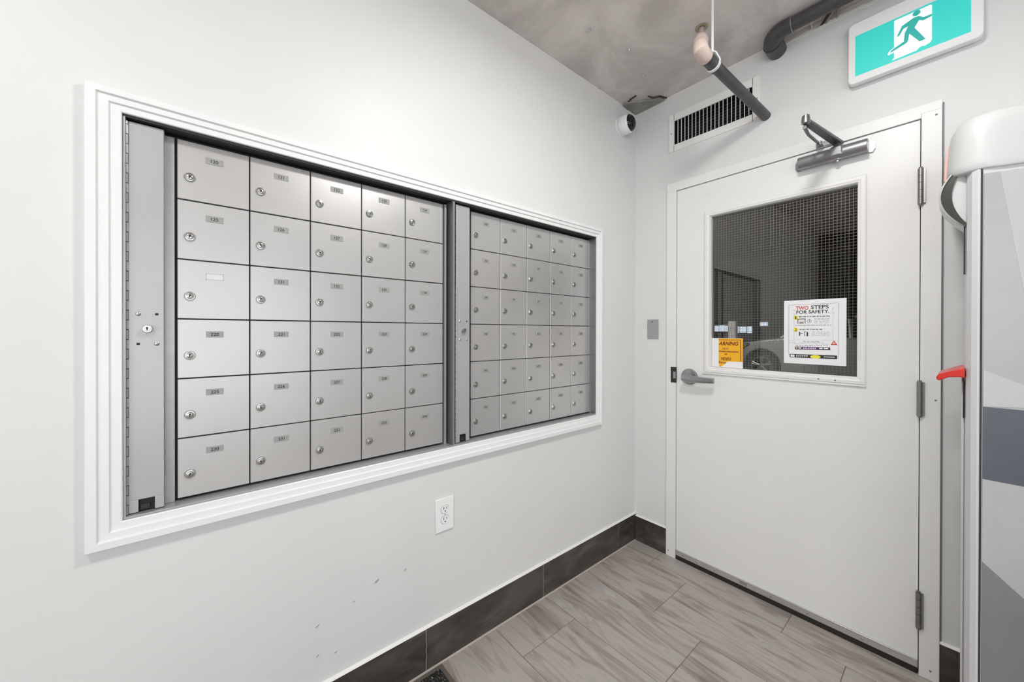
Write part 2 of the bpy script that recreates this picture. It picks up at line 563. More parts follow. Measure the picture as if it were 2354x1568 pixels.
def tile_mesh(sx, sy, sz, axis='z'):
    k = (round(sx, 4), round(sy, 4), round(sz, 4), axis)
    if k not in tile_cache:
        b = MB()
        c = 0.0009
        hx, hy = sx / 2, sy / 2
        v = [(-hx, -hy, 0), (hx, -hy, 0), (hx, hy, 0), (-hx, hy, 0),
             (-hx, -hy, sz - c), (hx, -hy, sz - c), (hx, hy, sz - c), (-hx, hy, sz - c),
             (-hx + c, -hy + c, sz), (hx - c, -hy + c, sz), (hx - c, hy - c, sz), (-hx + c, hy - c, sz)]
        f = [(0, 3, 2, 1)]
        for i in range(4):
            j = (i + 1) % 4
            f += [(i, j, j + 4, i + 4), (i + 4, j + 4, j + 8, i + 8)]
        f.append((8, 9, 10, 11))
        if axis == 'x':      # face towards +x: local (a, b, t) -> (t, a, b)
            v = [(q[2], q[0], q[1]) for q in v]
        elif axis == 'y':    # face towards -y: (a, b, t) -> (a, -t, b)
            v = [(q[0], -q[2], q[1]) for q in v]
        b.add(v, f)
        tile_cache[k] = b.mesh('tile', M['tile'] if axis == 'z' else M['basetile'])
    return tile_cache[k]


for ri in range(len(ROWY) - 1):
    ya, yb = ROWY[ri], max(ROWY[ri + 1], YB)
    x = OFF[ri % 4] if ri < 4 else OFF[(ri - 1) % 3 if False else ri % 3]
    while x > 0:
        x -= TW
    while x < XR:
        xa, xb = max(x, 0.0), min(x + TW, XR)
        if xb - xa > 0.01 and ya - yb > 0.01:
            sx, sy = xb - xa - 2 * G, ya - yb - 2 * G
            t = place('floor_tile', tile_mesh(sx, sy, 0.0035), ((xa + xb) / 2, (ya + yb) / 2, -0.0035), floor)
        x += TW

# base tiles
BH, BT = 0.157, 0.011
bl = struct('baseboard_left', (0, 0, 0))
js = [0.0, -0.181, -0.790, -1.400, -2.010, -2.620, -3.230, -3.840, YB]
for a, b in zip(js[:-1], js[1:]):
    place('base_tile', tile_mesh(a - b - 0.003, BH, BT, 'x'), (0, (a + b) / 2, BH / 2), bl)
w = MB()
w.prism([(0, BH), (BT, BH), (BT, BH + 0.001), (0.0015, BH + 0.007), (0, BH + 0.007)], YB, 0, 'y')
w.build('caulk_strip', M['caulk'], bl)
w = MB()
w.box(0, BT - 0.002, YB, 0, 0, BH - 0.001)
w.build('grout_bed', M['stripc'], bl)
bf = struct('baseboard_far', (0, 0, 0))
for a, b in ((BT, FX0), (FX1, 1.55), (1.55, 2.16), (2.16, 2.77), (2.77, 3.38), (3.38, 3.99), (3.99, 4.60), (4.60, XR)):
    place('base_tile', tile_mesh(b - a - 0.003, 0.146, BT, 'y'), ((a + b) / 2, 0, 0.073), bf)
    w = MB()
    w.prism([(0, 0.146), (-BT, 0.146), (-BT, 0.147), (-0.0015, 0.153), (0, 0.153)], a, b, 'x')
    w.build('caulk_strip', M['caulk'], bf)
# thin light edge strip where the floor meets the base tiles
w = MB()
w.prism([(BT, -0.001), (BT + 0.007, -0.001), (BT, 0.004)], YB, 0, 'y')
w.build('floor_edge_strip', M['stripc'], bl)

# dents and scuffs in the paint of the left wall (y, z, length, tilt)
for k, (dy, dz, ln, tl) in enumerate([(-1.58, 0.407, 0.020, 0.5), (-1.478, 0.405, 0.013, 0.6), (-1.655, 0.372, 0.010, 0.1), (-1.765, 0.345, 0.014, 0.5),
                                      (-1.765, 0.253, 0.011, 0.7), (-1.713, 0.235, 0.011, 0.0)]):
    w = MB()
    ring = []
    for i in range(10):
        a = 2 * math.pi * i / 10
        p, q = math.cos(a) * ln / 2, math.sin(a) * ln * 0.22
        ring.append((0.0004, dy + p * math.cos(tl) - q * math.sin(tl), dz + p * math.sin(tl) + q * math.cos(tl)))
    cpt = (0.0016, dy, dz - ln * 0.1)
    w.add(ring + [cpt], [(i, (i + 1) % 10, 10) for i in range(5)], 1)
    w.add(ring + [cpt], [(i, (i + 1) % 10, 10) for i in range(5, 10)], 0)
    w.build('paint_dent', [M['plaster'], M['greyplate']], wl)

# ceiling details: bolts, cracked patch
for bx, by, br in ((0.22, -0.726, 0.011), (0.216, -0.278, 0.009), (0.27, -0.489, 0.006)):
    w = MB()
    w.lathe((bx, by, CH), (0, 0, -1), [(0, br), (0.004, br), (0.008, br * 0.6), (0.009, 0.001)], 14)
    w.build('ceiling_bolt', M['alu'], ceil, smooth=True)
w = MB()
pp = [(0.002, -0.002), (0.19, -0.002), (0.175, -0.045), (0.135, -0.06), (0.115, -0.085), (0.085, -0.105), (0.05, -0.14), (0.012, -0.15), (0.002, -0.12)]
w.prism(pp, CH - 0.012, CH + 0.01, 'z')
w.build('mortar_patch', M['patch'], ceil, bevel=0.004)
w = MB()
w.tube([(0.03, -0.135, CH - 0.003), (0.06, -0.15, CH - 0.004), (0.10, -0.155, CH - 0.002)], 0.004, 6)
w.tube([(0.20, -0.004, CH - 0.002), (0.185, -0.05, CH - 0.003), (0.15, -0.07, CH - 0.003), (0.14, -0.10, CH - 0.001)], 0.004, 6)
w.build('crack', M['cabled'], ceil)

# ================================================================== mailbox surround (casing)
PROF = [(0.0, 0.0), (0.0, 0.018), (0.002, 0.020), (0.019, 0.020), (0.022, 0.015), (0.0385, 0.0145), (0.0415, 0.010), (0.058, 0.0095), (0.060, 0.008), (0.060, 0.0)]
tm = struct('trim_1', (0, -1.29, 0.757))
TY0, TY1, TZ0, TZ1 = -2.2465, -0.3485, 0.7572, 1.8255


def casing(c0, c1, inn):
    """c0,c1 outer corners (y,z); inn: inward dir at each end"""
    w = MB()
    v, n = [], len(PROF)
    sy = (abs(OY0 - TY0) / 0.060, abs(TY1 - OY1) / 0.060)
    for c, d in ((c0, inn[0]), (c1, inn[1])):
        for t, h in PROF:
            v.append((h, c[0] + d[0] * t, c[1] + d[1] * t))
    f = [tuple(range(n)), tuple(range(2 * n - 1, n - 1, -1))] + [(i, i + n, (i + 1) % n + n, (i + 1) % n) for i in range(n)]
    w.add(v, f)
    return w


kL, kR, kT, kB = (OY0 - TY0) / 0.06, (TY1 - OY1) / 0.06, (TZ1 - OZ1) / 0.06, (OZ0 - TZ0) / 0.06
TL, TR_, BL, BR = (TY0, TZ1), (TY1, TZ1), (TY0, TZ0), (TY1, TZ0)
dTL, dTR, dBL, dBR = (kL, -kT), (-kR, -kT), (kL, kB), (-kR, kB)
for c0, c1, inn in ((TL, TR_, (dTL, dTR)), (BL, BR, (dBL, dBR)), (TL, BL, (dTL, dBL)), (TR_, BR, (dTR, dBR))):
    casing(c0, c1, inn).build('casing_board', M['trimw'], tm)

# ================================================================== mailbox units
GW, GH, GZ0 = 0.1567, 0.1569, 1.7649
DF = -0.030     # door front plane


def frame_of(unit, y0, y1):
    """thin sheet frame lining the opening"""
    z0, z1 = OZ0 + 0.001, OZ1 - 0.001
    t = 0.0045
    for nm, bx, mm in (('frame_top', (-0.10, 0.0035, y0, y1, z1 - t, z1), M['mdark']), ('frame_sill', (-0.10, 0.0035, y0, y1, z0, z0 + t), M['mframe']),  # top plate near-black: shade of its underside put into the colour
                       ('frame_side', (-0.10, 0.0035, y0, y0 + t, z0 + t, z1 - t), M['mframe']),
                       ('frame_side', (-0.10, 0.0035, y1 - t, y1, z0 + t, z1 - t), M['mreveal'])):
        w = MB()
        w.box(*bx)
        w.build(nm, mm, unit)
    w = MB()
    w.box(-0.11, -0.10, y0, y1, z0, z1)
    w.box(-0.10, DF - 0.016, y0 + 0.07, y1 - 0.012, z1 - 0.014, z1 - 0.0045)
    w.build('back_panel', M['mdark'], unit)


# shared meshes
w = MB()
dw, dh = GW - 0.0030, GH - 0.0030
w.box(-0.014, 0, 0, dw, -dh, 0)
bm_ = bmesh.new()
_me = w.mesh('mailbox_door', M['mbox'])
bm_.from_mesh(_me)
bmesh.ops.bevel(bm_, geom=list(bm_.edges), offset=0.0009, segments=1, affect='EDGES')
bm_.to_mesh(_me)
bm_.free()
DOOR_ME = _me
w = MB()
w.lathe((0, 0, 0), (1, 0, 0), [(0, 0.0118), (0.0025, 0.0118), (0.0042, 0.0105), (0.0044, 0.0086), (0.0030, 0.0080), (0.0032, 0.0068), (0.0062, 0.0062), (0.0066, 0.0052)], 24, 0)
w.box(0.0060, 0.0069, -0.0011, 0.0011, -0.0042, 0.0030, 1)
w.lathe((0.0060, 0, 0.0018), (1, 0, 0), [(0, 0.0021), (0.0009, 0.0021)], 10, 1)
LOCK_ME = w.mesh('door_lock', [M['chrome'], M['black']], smooth=True)
w = MB()
w.box(0, 0.0008, 0, 0.038, -0.0083, 0.0083)
PLATE_ME = w.mesh('number_plate', M['plate'])
w = MB()
w.box(0, 0.0006, 0.0012, 0.0368, -0.0072, 0.0072, 0)
for q in ((0, 0.0012, -0.0083, 0.0083), (0.0368, 0.038, -0.0083, 0.0083), (0, 0.038, 0.0072, 0.0083), (0, 0.038, -0.0083, -0.0072)):
    w.box(0, 0.0009, *q, 1)
BLANK_ME = w.mesh('blank_plate', [M['blankplate'], M['mframe']])


def unit(y0, y1, gy0, rows, lock_y0, label):
    U = thing('mailbox_unit', (0, (y0 + y1) / 2, OZ0), label, 'mailbox', 'wall mailbox units')
    frame_of(U, y0, y1)
    # carcass behind the doors
    w = MB()
    w.box(-0.10, DF - 0.0145, gy0 - 0.014, gy0 + 5 * GW + 0.003, GZ0 - 6 * GH - 0.002, GZ0 + 0.001)
    w.build('carcass', M['mdark'], U)
    for r, row in enumerate(rows):
        for c, num in enumerate(row):
            yy = gy0 + c * GW + 0.0015
            zz = GZ0 - r * GH - 0.0015
            d = place('mailbox_door', DOOR_ME, (DF + random.uniform(-0.0006, 0.0003), yy, zz), U)
            l_ = place('door_lock', LOCK_ME, (DF, yy + 0.0245, zz - 0.0948), d)
            l_.rotation_euler.x = random.uniform(-0.5, 0.5)
            if num is None:
                place('blank_plate', BLANK_ME, (DF, yy + 0.0575, zz - 0.0395), d)
            else:
                place('number_plate', PLATE_ME, (DF, yy + 0.0575, zz - 0.0395), d)
                tw = MB()
                h = 0.0088
                k = (str(num), 0.012, 0.0)
                wd = h * TEXTS[k][2] * 1.02
                text_into(tw, k, lambda a, b: (0.0, a, b), -wd / 2, wd / 2, -h / 2, h / 2)
                place('number', tw.mesh('number', M['ink']), (DF + 0.0011, yy + 0.0575 + 0.019, zz - 0.0395), d)
    # closing strip right of the doors, with rivet line
    w = MB()
    ye = gy0 + 5 * GW
    w.box(-0.04, DF + 0.004, ye + 0.004, min(ye + 0.012, y1 - 0.0046), OZ0 + 0.006, OZ1 - 0.014)
    w.build('closing_strip', M['mframe'], U)
    w = MB()
    w.box(-0.045, DF - 0.002, lock_y0 + 0.058, gy0 - 0.004, OZ0 + 0.006, OZ1 - 0.014)
    w.build('inner_strip', M['mframe'], U)
    # lock panel with folded edge
    lp = MB()
    ly1 = lock_y0 + 0.064
    lz0, lz1 = OZ0 + 0.0075, OZ1 - 0.0095
    sy0, sy1, sz1 = lock_y0 + 0.017, lock_y0 + 0.046, lz0 + 0.030
    xf = -0.008
    lp.box(xf - 0.002, xf, lock_y0, ly1, sz1, lz1)
    lp.box(xf - 0.002, xf, lock_y0, sy0, lz0, sz1)
    lp.box(xf - 0.002, xf, sy1, ly1, lz0, sz1)
    lp.box(xf - 0.030, xf, ly1 - 0.002, ly1, lz0, lz1)
    lp = lp.build('lock_panel', M['mlock'], U, bevel=0.0008)
    w = MB()
    w.box(xf - 0.02, xf - 0.006, sy0 - 0.002, sy1 + 0.002, lz0 + 0.0005, sz1 + 0.002)
    w.build('latch_slot', M['black'], lp)
    w = MB()
    w.box(xf - 0.008, xf - 0.001, sy0 + 0.004, sy0 + 0.02, lz0 + 0.006, lz0 + 0.017)
    w.build('latch', M['mdark'], lp)
    ky, kz = lock_y0 + 0.0335, 1.2675
    w = MB()
    w.lathe((xf, ky, kz), (1, 0, 0), [(0, 0.0095), (0.010, 0.0095), (0.0115, 0.0085), (0.0115, 0.006), (0.0125, 0.0055)], 22, 0)
    w.box(0.0122 + xf, 0.0130 + xf, ky - 0.001, ky + 0.001, kz - 0.004, kz + 0.002, 1)
    w.lathe((xf + 0.0122, ky, kz + 0.002), (1, 0, 0), [(0, 0.0022), (0.0008, 0.0022)], 10, 1)
    w.build('cylinder_lock', [M['chrome'], M['black']], lp, smooth=True)
    for ay, az, dome in ((-0.0165, 0.0365, 1), (0.0165, 0.0365, 0), (-0.0165, -0.037, 0), (0.0165, -0.037, 1)):
        if lock_y0 > -2:
            dome = 0 if (ay > 0 and az > 0) else 1
        w = MB()
        if dome:
            w.lathe((xf, ky + ay, kz + az), (1, 0, 0), [(0, 0.0052), (0.0012, 0.0048), (0.0024, 0.003), (0.0028, 0.0005)], 14)
            w.build('rivet', M['chrome'], lp, smooth=True)
        else:
            w.box(xf, xf + 0.0003, ky + ay - 0.003, ky + ay + 0.003, kz + az - 0.0027, kz + az + 0.0027)
            w.build('rivet_hole', M['black'], lp)
    # piano hinge: knuckles alternate
    w = MB()
    z = lz0
    i = 0
    while z < lz1 - 0.002:
        z2 = min(z + 0.0235, lz1)
        hy = lock_y0 - 0.0022
        w.tube([(xf + 0.0015, hy, z), (xf + 0.0015, hy, z2 - 0.0016)], 0.0024 if i % 2 else 0.0021, 8, True, 0)
        w.box(xf - 0.001, xf + 0.0004, lock_y0 - 0.0005 if i % 2 else hy - 0.003, lock_y0 + 0.0012 if i % 2 else hy, z + 0.001, z2 - 0.003, 1 if i % 2 == 0 else 0)
        z = z2
        i += 1
    w.build('piano_hinge', [M['mframe'], M['mdark']], U, smooth=True)
    return U


unit(OY0 + 0.0005, -1.2815, -2.0923, ROWS1, -2.1785, 'left wall mailbox unit with thirty grey doors numbered in the 100s and 200s')
unit(-1.2812, OY1 - 0.0005, -1.1792, ROWS2, -1.2625, 'right wall mailbox unit with thirty grey doors, nearer the white door')

# ================================================================== outlet, camera on left wall
oy0, oy1, oz0, oz1 = -1.3585, -1.2805, 0.4945, 0.6215
OUT = thing('power_outlet', (0, (oy0 + oy1) / 2, oz0), 'white duplex power outlet low on the wall below the mailboxes', 'outlet')
w = MB()
w.box(0, 0.0060, oy0, oy1, oz0, oz1)
w.build('cover_plate', M['whitep'], OUT, bevel=0.002)
oc = (oy0 + oy1) / 2
for zc in (0.5785, 0.5385):
    w = MB()
    ring = []
    for i in range(20):
        a = 2 * math.pi * i / 20
        ring.append((oc + 0.0172 * math.cos(a), zc + max(-0.0135, min(0.0135, 0.0172 * math.sin(a)))))
    w.prism([(oc + (p - oc) * 1.07, zc + (q - zc) * 1.07) for p, q in ring], 0.005, 0.0063, 'x', 2)
    w.prism(ring, 0.005, 0.0078, 'x', 0)
    w.box(0.0078, 0.0081, oc - 0.0075, oc - 0.0050, zc + 0.000, zc + 0.0095, 1)
    w.box(0.0078, 0.0081, oc + 0.0050, oc + 0.0072, zc + 0.001, zc + 0.0085, 1)
    w.lathe((0.0078, oc, zc - 0.0072), (1, 0, 0), [(0, 0.0027), (0.0003, 0.0027)], 10, 1)
    w.build('receptacle', [M['whitep'], M['ink'], M['greyink']], OUT)
w = MB()
w.lathe((0.006, oc, 0.5585), (1, 0, 0), [(0, 0.003), (0.001, 0.0028), (0.0012, 0.001)], 12)
w.build('screw', M['alu'], OUT, smooth=True)

SC = thing('security_camera', (0, -0.152, 2.462), 'white round security camera with black lens in the corner under the ceiling', 'camera')
cy_, cz_ = -0.152, 2.462
ax = Vector((1, 0.10, 0.02)).normalized()
w = MB()
w.lathe((0, cy_, cz_), (1, 0, 0), [(0, 0.055), (0.007, 0.055), (0.008, 0.052)], 32)
w.build('mount_ring', M['white'], SC, smooth=True)
w = MB()
w.lathe((0.006, cy_, cz_), ax, [(0, 0.051), (0.004, 0.0535), (0.032, 0.0535), (0.046, 0.051), (0.053, 0.047), (0.054, 0.044)], 32)
w.build('camera_body', M['whitep'], SC, smooth=True)
w = MB()
b0 = Vector((0.006, cy_, cz_)) + ax * 0.052
w.lathe(b0, ax, [(0, 0.0465), (0.003, 0.0455), (0.010, 0.041), (0.018, 0.033), (0.024, 0.022), (0.0275, 0.011), (0.0285, 0.001)], 32)
w.build('lens_dome', M['blackgloss'], SC, smooth=True)
w = MB()
w.lathe((0.02, cy_ - 0.0537, cz_ + 0.004), (0, -1, 0), [(0, 0.002), (0.0006, 0.0018)], 10)
w.build('sensor', M['greyink'], SC)

# ================================================================== door frame
df = struct('trim_2', (FX0, 0, 0))
FY = -0.012
gap = 0.0028
for nm, bx in (('jamb', (FX0, DX0 - gap, FY, 0.11, 0, DZ1 + gap)), ('jamb', (DX1 + gap, FX1, FY - 0.0025, 0.11, 0, 2.064))):
    w = MB()
    w.box(*bx)
    w.build(nm, M['framew'], df, bevel=0.0012)
w = MB()
w.prism([(FX0, DZ1 + gap), (DX1 + gap, DZ1 + gap), (DX1 + gap, 2.0646), (FX1, 2.0646), (FX1, FZ1), (FX0, FZ1)], FY, 0.11, 'y')
w.build('head', M['framew'], df, bevel=0.0012)
w = MB()   # dark rebate stop behind the slab edges
w.box(DX0 - gap, DX0 + 0.012, 0.042, 0.06, 0, DZ1 + gap)
w.box(DX1 - 0.012, DX1 + gap, 0.042, 0.06, 0, DZ1 + gap)
w.box(DX0, DX1, 0.042, 0.06, DZ1 - 0.012, DZ1 + gap)
w.build('door_stop', M['mdark'], df)
w = MB()
w.box(0.2335, DX0 - gap + 0.0005, FY - 0.0015, FY + 0.01, 0.981, 1.068, 0)
w.box(0.2475, DX0 - gap + 0.0006, FY - 0.0018, FY, 1.005, 1.042, 1)
w.box(0.2475, 0.2500, FY - 0.0024, FY, 1.003, 1.044, 1)
w.build('strike_plate', [M['strike'], M['nickel']], df)
for sx_, sz_ in ((1.2190, 2.045), (1.2210, 1.018), (0.2215, 0.030), (1.2115, 0.035)):
    w = MB()
    w.lathe((sx_, FY - 0.0024 if sx_ > 1 else FY, sz_), (0, -1, 0), [(0, 0.0035), (0.0009, 0.003), (0.0011, 0.0008)], 12)
    w.build('screw', M['nickel'] if sz_ < 1 else M['greyink'], df, smooth=True)
w = MB()
w.box(FX1 + 0.0002, FX1 + 0.0045, -0.003, 0.0, 0, FZ1 - 0.01)  # grey strip painted in as the shadow line beside the frame
w.build('edge_shadow_line', M['greyink'], df)

# ================================================================== door
D1 = struct('door_1', (DX0, 0, 0))
SY = -0.0035
LX0, LX1, LZ0, LZ1 = 0.4425, 1.0100, 1.0815, 1.8640     # glass sight size
w = MB()
w.box(DX0, LX0, SY, 0.041, 0.016, DZ1)
w.box(LX1, DX1, SY, 0.041, 0.016, DZ1)
w.box(LX0, LX1, SY, 0.041, 0.016, LZ0)
w.box(LX0, LX1, SY, 0.041, LZ1, DZ1)
slab = w.build('door_slab', M['doorw'], D1)
# lite frame: mitred moulding on the slab
WX0, WX1, WZ0, WZ1 = 0.4125, 1.0365, 1.0510, 1.8930
LP = [(0.0, 0.0), (0.0, 0.007), (0.004, 0.010), (0.016, 0.011), (0.019, 0.0095), (0.026, 0.008), (0.0280, 0.0), (0.0280, -0.020), (0.0, -0.004)]


def lite(c0, c1, d0, d1):
    w = MB()
    n = len(LP)
    v = []
    for c, d in ((c0, d0), (c1, d1)):
        for t, h in LP:
            v.append((c[0] + d[0] * t, SY - h, c[1] + d[1] * t))
    w.add(v, [tuple(range(n)), tuple(range(2 * n - 1, n - 1, -1))] + [(i, i + n, (i + 1) % n + n, (i + 1) % n) for i in range(n)])
    return w


a_, b_, c_, d_ = (WX0, WZ1), (WX1, WZ1), (WX0, WZ0), (WX1, WZ0)
for p, q, i, j in ((a_, b_, (1, -1), (-1, -1)), (c_, d_, (1, 1), (-1, 1)), (a_, c_, (1, -1), (1, 1)), (b_, d_, (-1, -1), (-1, 1))):
    lite(p, q, i, j).build('window_frame', M['framew'], D1)
w = MB()
w.box(WX0 - 0.010, WX0 + 0.02, SY - 0.004, SY, WZ0 - 0.006, WZ0 + 0.004)
w.box(WX0 - 0.010, WX1, SY - 0.008, SY, WZ0 - 0.007, WZ0)
w.build('window_bead', M['framew'], D1, bevel=0.002)
GY0, GY1 = 0.016, 0.022
w = MB()
w.box(LX0 - 0.004, LX1 + 0.004, GY0, GY1, LZ0 - 0.004, LZ1 + 0.004)
pane = w.build('glass_pane', M['glass'], D1)
w = MB()
sp, wr = 0.0127, 0.0005
gy = (GY0 + GY1) / 2
x = LX0 + 0.004
while x < LX1:
    w.box(x - wr, x + wr, gy - wr, gy + wr, LZ0 - 0.003, LZ1 + 0.003)
    x += sp
z = LZ0 + 0.006
while z < LZ1:
    w.box(LX0 - 0.003, LX1 + 0.003, gy - wr, gy + wr, z - wr, z + wr)
    z += sp
w.build('wire_mesh', M['wire'], pane, kind='stuff')
# hinges
for z0, z1 in ((1.7320, 1.8630), (0.9560, 1.0830), (0.1770, 0.3095)):
    w = MB()
    hx, hy = 1.1818, FY - 0.009
    n5 = 5
    for k in range(n5):
        za = z0 + (z1 - z0) * k / n5
        zb = z0 + (z1 - z0) * (k + 1) / n5 - 0.0012
        w.cyl((hx, hy, za), (hx, hy, zb), 0.0078, n=14)
    w.cyl((hx, hy, z0 - 0.004), (hx, hy, z1 + 0.004), 0.0055, n=10)
    w.box(hx, hx + 0.0125, FY - 0.0105, FY - 0.002, z0 + 0.003, z1 - 0.003)
    w.build('hinge', M['hinge'], D1, smooth=True)
# sweep
w = MB()
w.box(DX0, DX1 - 0.001, SY - 0.007, SY, 0.0230, 0.051)
w.box(DX0, DX1 - 0.001, SY - 0.009, SY - 0.006, 0.048, 0.052)
sweep = w.build('door_sweep', M['alu'], D1, bevel=0.001)
w = MB()
w.box(DX0 + 0.001, DX1 - 0.001, SY - 0.0065, 0.035, 0.0006, 0.0235)
w.build('rubber_seal', M['rubber'], sweep)
for sx_ in (0.305, 0.378, 0.468, 0.715, 0.853, 1.030):
    w = MB()
    w.lathe((sx_, SY - 0.007, 0.036), (0, -1, 0), [(0, 0.0042), (0.0014, 0.0038), (0.0022, 0.001)], 12)
    w.build('screw', M['chrome'], sweep, smooth=True)
w = MB()
w.box(0.585, 0.617, SY - 0.0074, SY - 0.007, 0.030, 0.044)
w.build('maker_plate', M['greyink'], sweep)
# small plug and lite screws
w = MB()
w.lathe((0.432, SY, 1.994), (0, -1, 0), [(0, 0.0135), (0.0018, 0.013), (0.0022, 0.010), (0.0012, 0.009)], 22)
w.build('hole_plug', M['doorw'], D1, smooth=True)
for px_, pz_ in ((0.888, 1.0635), (0.943, 1.063)):
    w = MB()
    w.lathe((px_, SY - 0.009, pz_), (0, -1, 0), [(0, 0.0035), (0.002, 0.003), (0.0024, 0.001)], 10)
    w.build('screw', M['hinge'], D1, smooth=True)
# lever handle
hx, hz = 0.3350, 1.0210
HD = MB()
HD.lathe((hx, SY, hz), (0, -1, 0), [(0, 0.0435), (0.006, 0.0435), (0.010, 0.041), (0.0125, 0.034), (0.0135, 0.018), (0.016, 0.0135), (0.040, 0.0125), (0.050, 0.012)], 32)
HD = HD.build('door_handle', M['nickel'], D1, smooth=True)
w = MB()
ly = -0.056
sec = []
for px_, zc, hh, yy in ((0.316, 1.0165, 0.015, ly), (0.325, 1.0165, 0.0205, ly), (0.345, 1.0160, 0.0205, ly), (0.385, 1.0140, 0.0180, ly), (0.42, 1.0130, 0.0160, ly + 0.001), (0.455, 1.0140, 0.0150, ly + 0.003), (0.478, 1.0145, 0.0140, ly + 0.006)):
    sec.append([(px_, yy - 0.007, zc - hh * 0.6), (px_, yy - 0.009, zc), (px_, yy - 0.006, zc + hh * 0.75), (px_, yy + 0.006, zc + hh), (px_, yy + 0.008, zc), (px_, yy + 0.005, zc - hh)])
v = [q for s_ in sec for q in s_]
f = []
for i in range(len(sec) - 1):
    for k in range(6):
        f.append((i * 6 + k, i * 6 + (k + 1) % 6, (i + 1) * 6 + (k + 1) % 6, (i + 1) * 6 + k))
f += [tuple(range(5, -1, -1)), tuple(range((len(sec) - 1) * 6, len(sec) * 6))]
w.add(v, f)
w.build('lever', M['nickel'], HD, bevel=0.0015)

# door closer
CX0, CX1 = 0.8205, 1.0430
cyc, czc = SY - 0.030, 1.9960
CL = MB()
ring = []
for i in range(24):
    a = 2 * math.pi * i / 24
    ring.append((cyc + 0.0265 * math.copysign(abs(math.cos(a)) ** 0.75, math.cos(a)), czc + 0.0255 * math.copysign(abs(math.sin(a)) ** 0.75, math.sin(a))))
CL.prism(ring, CX0, CX1, 'x')
CL = CL.build('door_closer', M['closer'], D1, bevel=0.002)
w = MB()
for xa, sg in ((CX0, -1), (CX1, 1)):
    w.prism([(xa, czc + 0.022), (xa + sg * 0.012, czc + 0.020), (xa + sg * 0.017, czc + 0.010), (xa + sg * 0.017, czc - 0.010), (xa + sg * 0.010, czc - 0.022), (xa, czc - 0.022)], SY - 0.008, SY, 'y')
w.build('closer_bracket', M['closer'], CL)
spx = 0.9510
w = MB()
w.box(spx - 0.021, spx + 0.021, cyc - 0.029, cyc + 0.029, czc - 0.018, czc + 0.026)
w.build('spindle_block', M['closer'], CL, bevel=0.008, seg=3)
w = MB()
w.lathe((spx, cyc, czc - 0.018), (0, 0, -1), [(0, 0.016), (0.008, 0.014), (0.009, 0.009), (0.017, 0.0085), (0.018, 0.004), (0.021, 0.003)], 18)
w.build('spindle_nut', M['nickel'], CL, smooth=True)
w = MB()
az = czc + 0.040
w.cyl((spx, cyc, czc + 0.02), (spx, cyc, az + 0.008), 0.014, n=18)
el = Vector((0.9080, -0.325, az + 0.006))
s0 = Vector((spx, cyc, az + 0.004))
dv = (el - s0)
nn = Vector((-dv.y, dv.x, 0)).normalized()


def bar(w, p, q, w0, w1, t):
    d = (q - p)
    n = Vector((-d.y, d.x, 0)).normalized()
    v = []
    for pt, ww in ((p, w0), (q, w1)):
        for sgn in (-1, 1):
            for tz in (-t / 2, t / 2):
                v.append(pt + n * sgn * ww + Vector((0, 0, tz)))
    w.add(v, [(0, 1, 3, 2), (4, 6, 7, 5), (0, 4, 5, 1), (2, 3, 7, 6), (0, 2, 6, 4), (1, 5, 7, 3)])


bar(w, s0 - dv * 0.05, el, 0.0165, 0.0120, 0.012)
w.build('main_arm', M['closerarm'], CL, bevel=0.003)
w = MB()
w.lathe(el + Vector((0, 0, -0.010)), (0, 0, 1), [(0, 0.010), (0.003, 0.0135), (0.018, 0.0135), (0.024, 0.012), (0.030, 0.0115), (0.033, 0.008)], 18)
w.build('elbow_joint', M['nickel'], CL, smooth=True)
w = MB()
sh = Vector((0.8930, FY - 0.020, DZ1 + 0.016))
pth = [el + Vector((-0.004, 0, -0.020)), el.lerp(sh, 0.3) + Vector((-0.007, 0, -0.020)), sh + Vector((-0.004, -0.004, 0.0))]
w.tube(pth, [0.0065, 0.0055, 0.0055], 10)
w.build('forearm', M['closerarm'], CL, smooth=True)
w = MB()
w.box(0.876, 0.950, FY - 0.004, FY, DZ1 + 0.005, DZ1 + 0.026, 0)
w.box(0.882, 0.904, FY - 0.030, FY, DZ1 + 0.006, DZ1 + 0.010, 0)
w.lathe((sh.x, sh.y, sh.z - 0.008), (0, 0, 1), [(0, 0.008), (0.014, 0.008), (0.016, 0.005)], 12, 0)
w.build('arm_shoe', M['closer'], CL, bevel=0.001)

# ================================================================== sheets on the glass
PX0, PX1, PZ0, PZ1 = 0.7570, 0.9735, 1.1220, 1.4060
py = GY0 - 0.0005
PO = thing('safety_poster', (PX0, py, PZ0), 'white poster headed TWO STEPS FOR SAFETY taped on the door window', 'poster')
w = MB()
w.box(PX0, PX1, py - 0.0006, py, PZ0, PZ1)
w.build('poster_sheet', M['paper'], PO)
pw, ph = PX1 - PX0, PZ1 - PZ0


def P(a, b, d=0.0009):   # poster coords: a right, b up, 0..1
    return (PX0 + a * pw, py - d, PZ0 + b * ph)


def prect(w, a0, a1, b0, b1, mi=0, d=0.0009):
    w.add([P(a0, b0, d), P(a1, b0, d), P(a1, b1, d), P(a0, b1, d)], [(0, 1, 2, 3)], mi)


def pline(w, a0, b0, a1, b1, t, mi=0):
    dx, dy = (a1 - a0) * pw, (b1 - b0) * ph
    l = math.hypot(dx, dy)
    nx, ny = -dy / l * t / pw / 2, dx / l * t / ph / 2
    w.add([P(a0 + nx, b0 + ny), P(a1 + nx, b1 + ny), P(a1 - nx, b1 - ny), P(a0 - nx, b0 - ny)], [(0, 1, 2, 3)], mi)


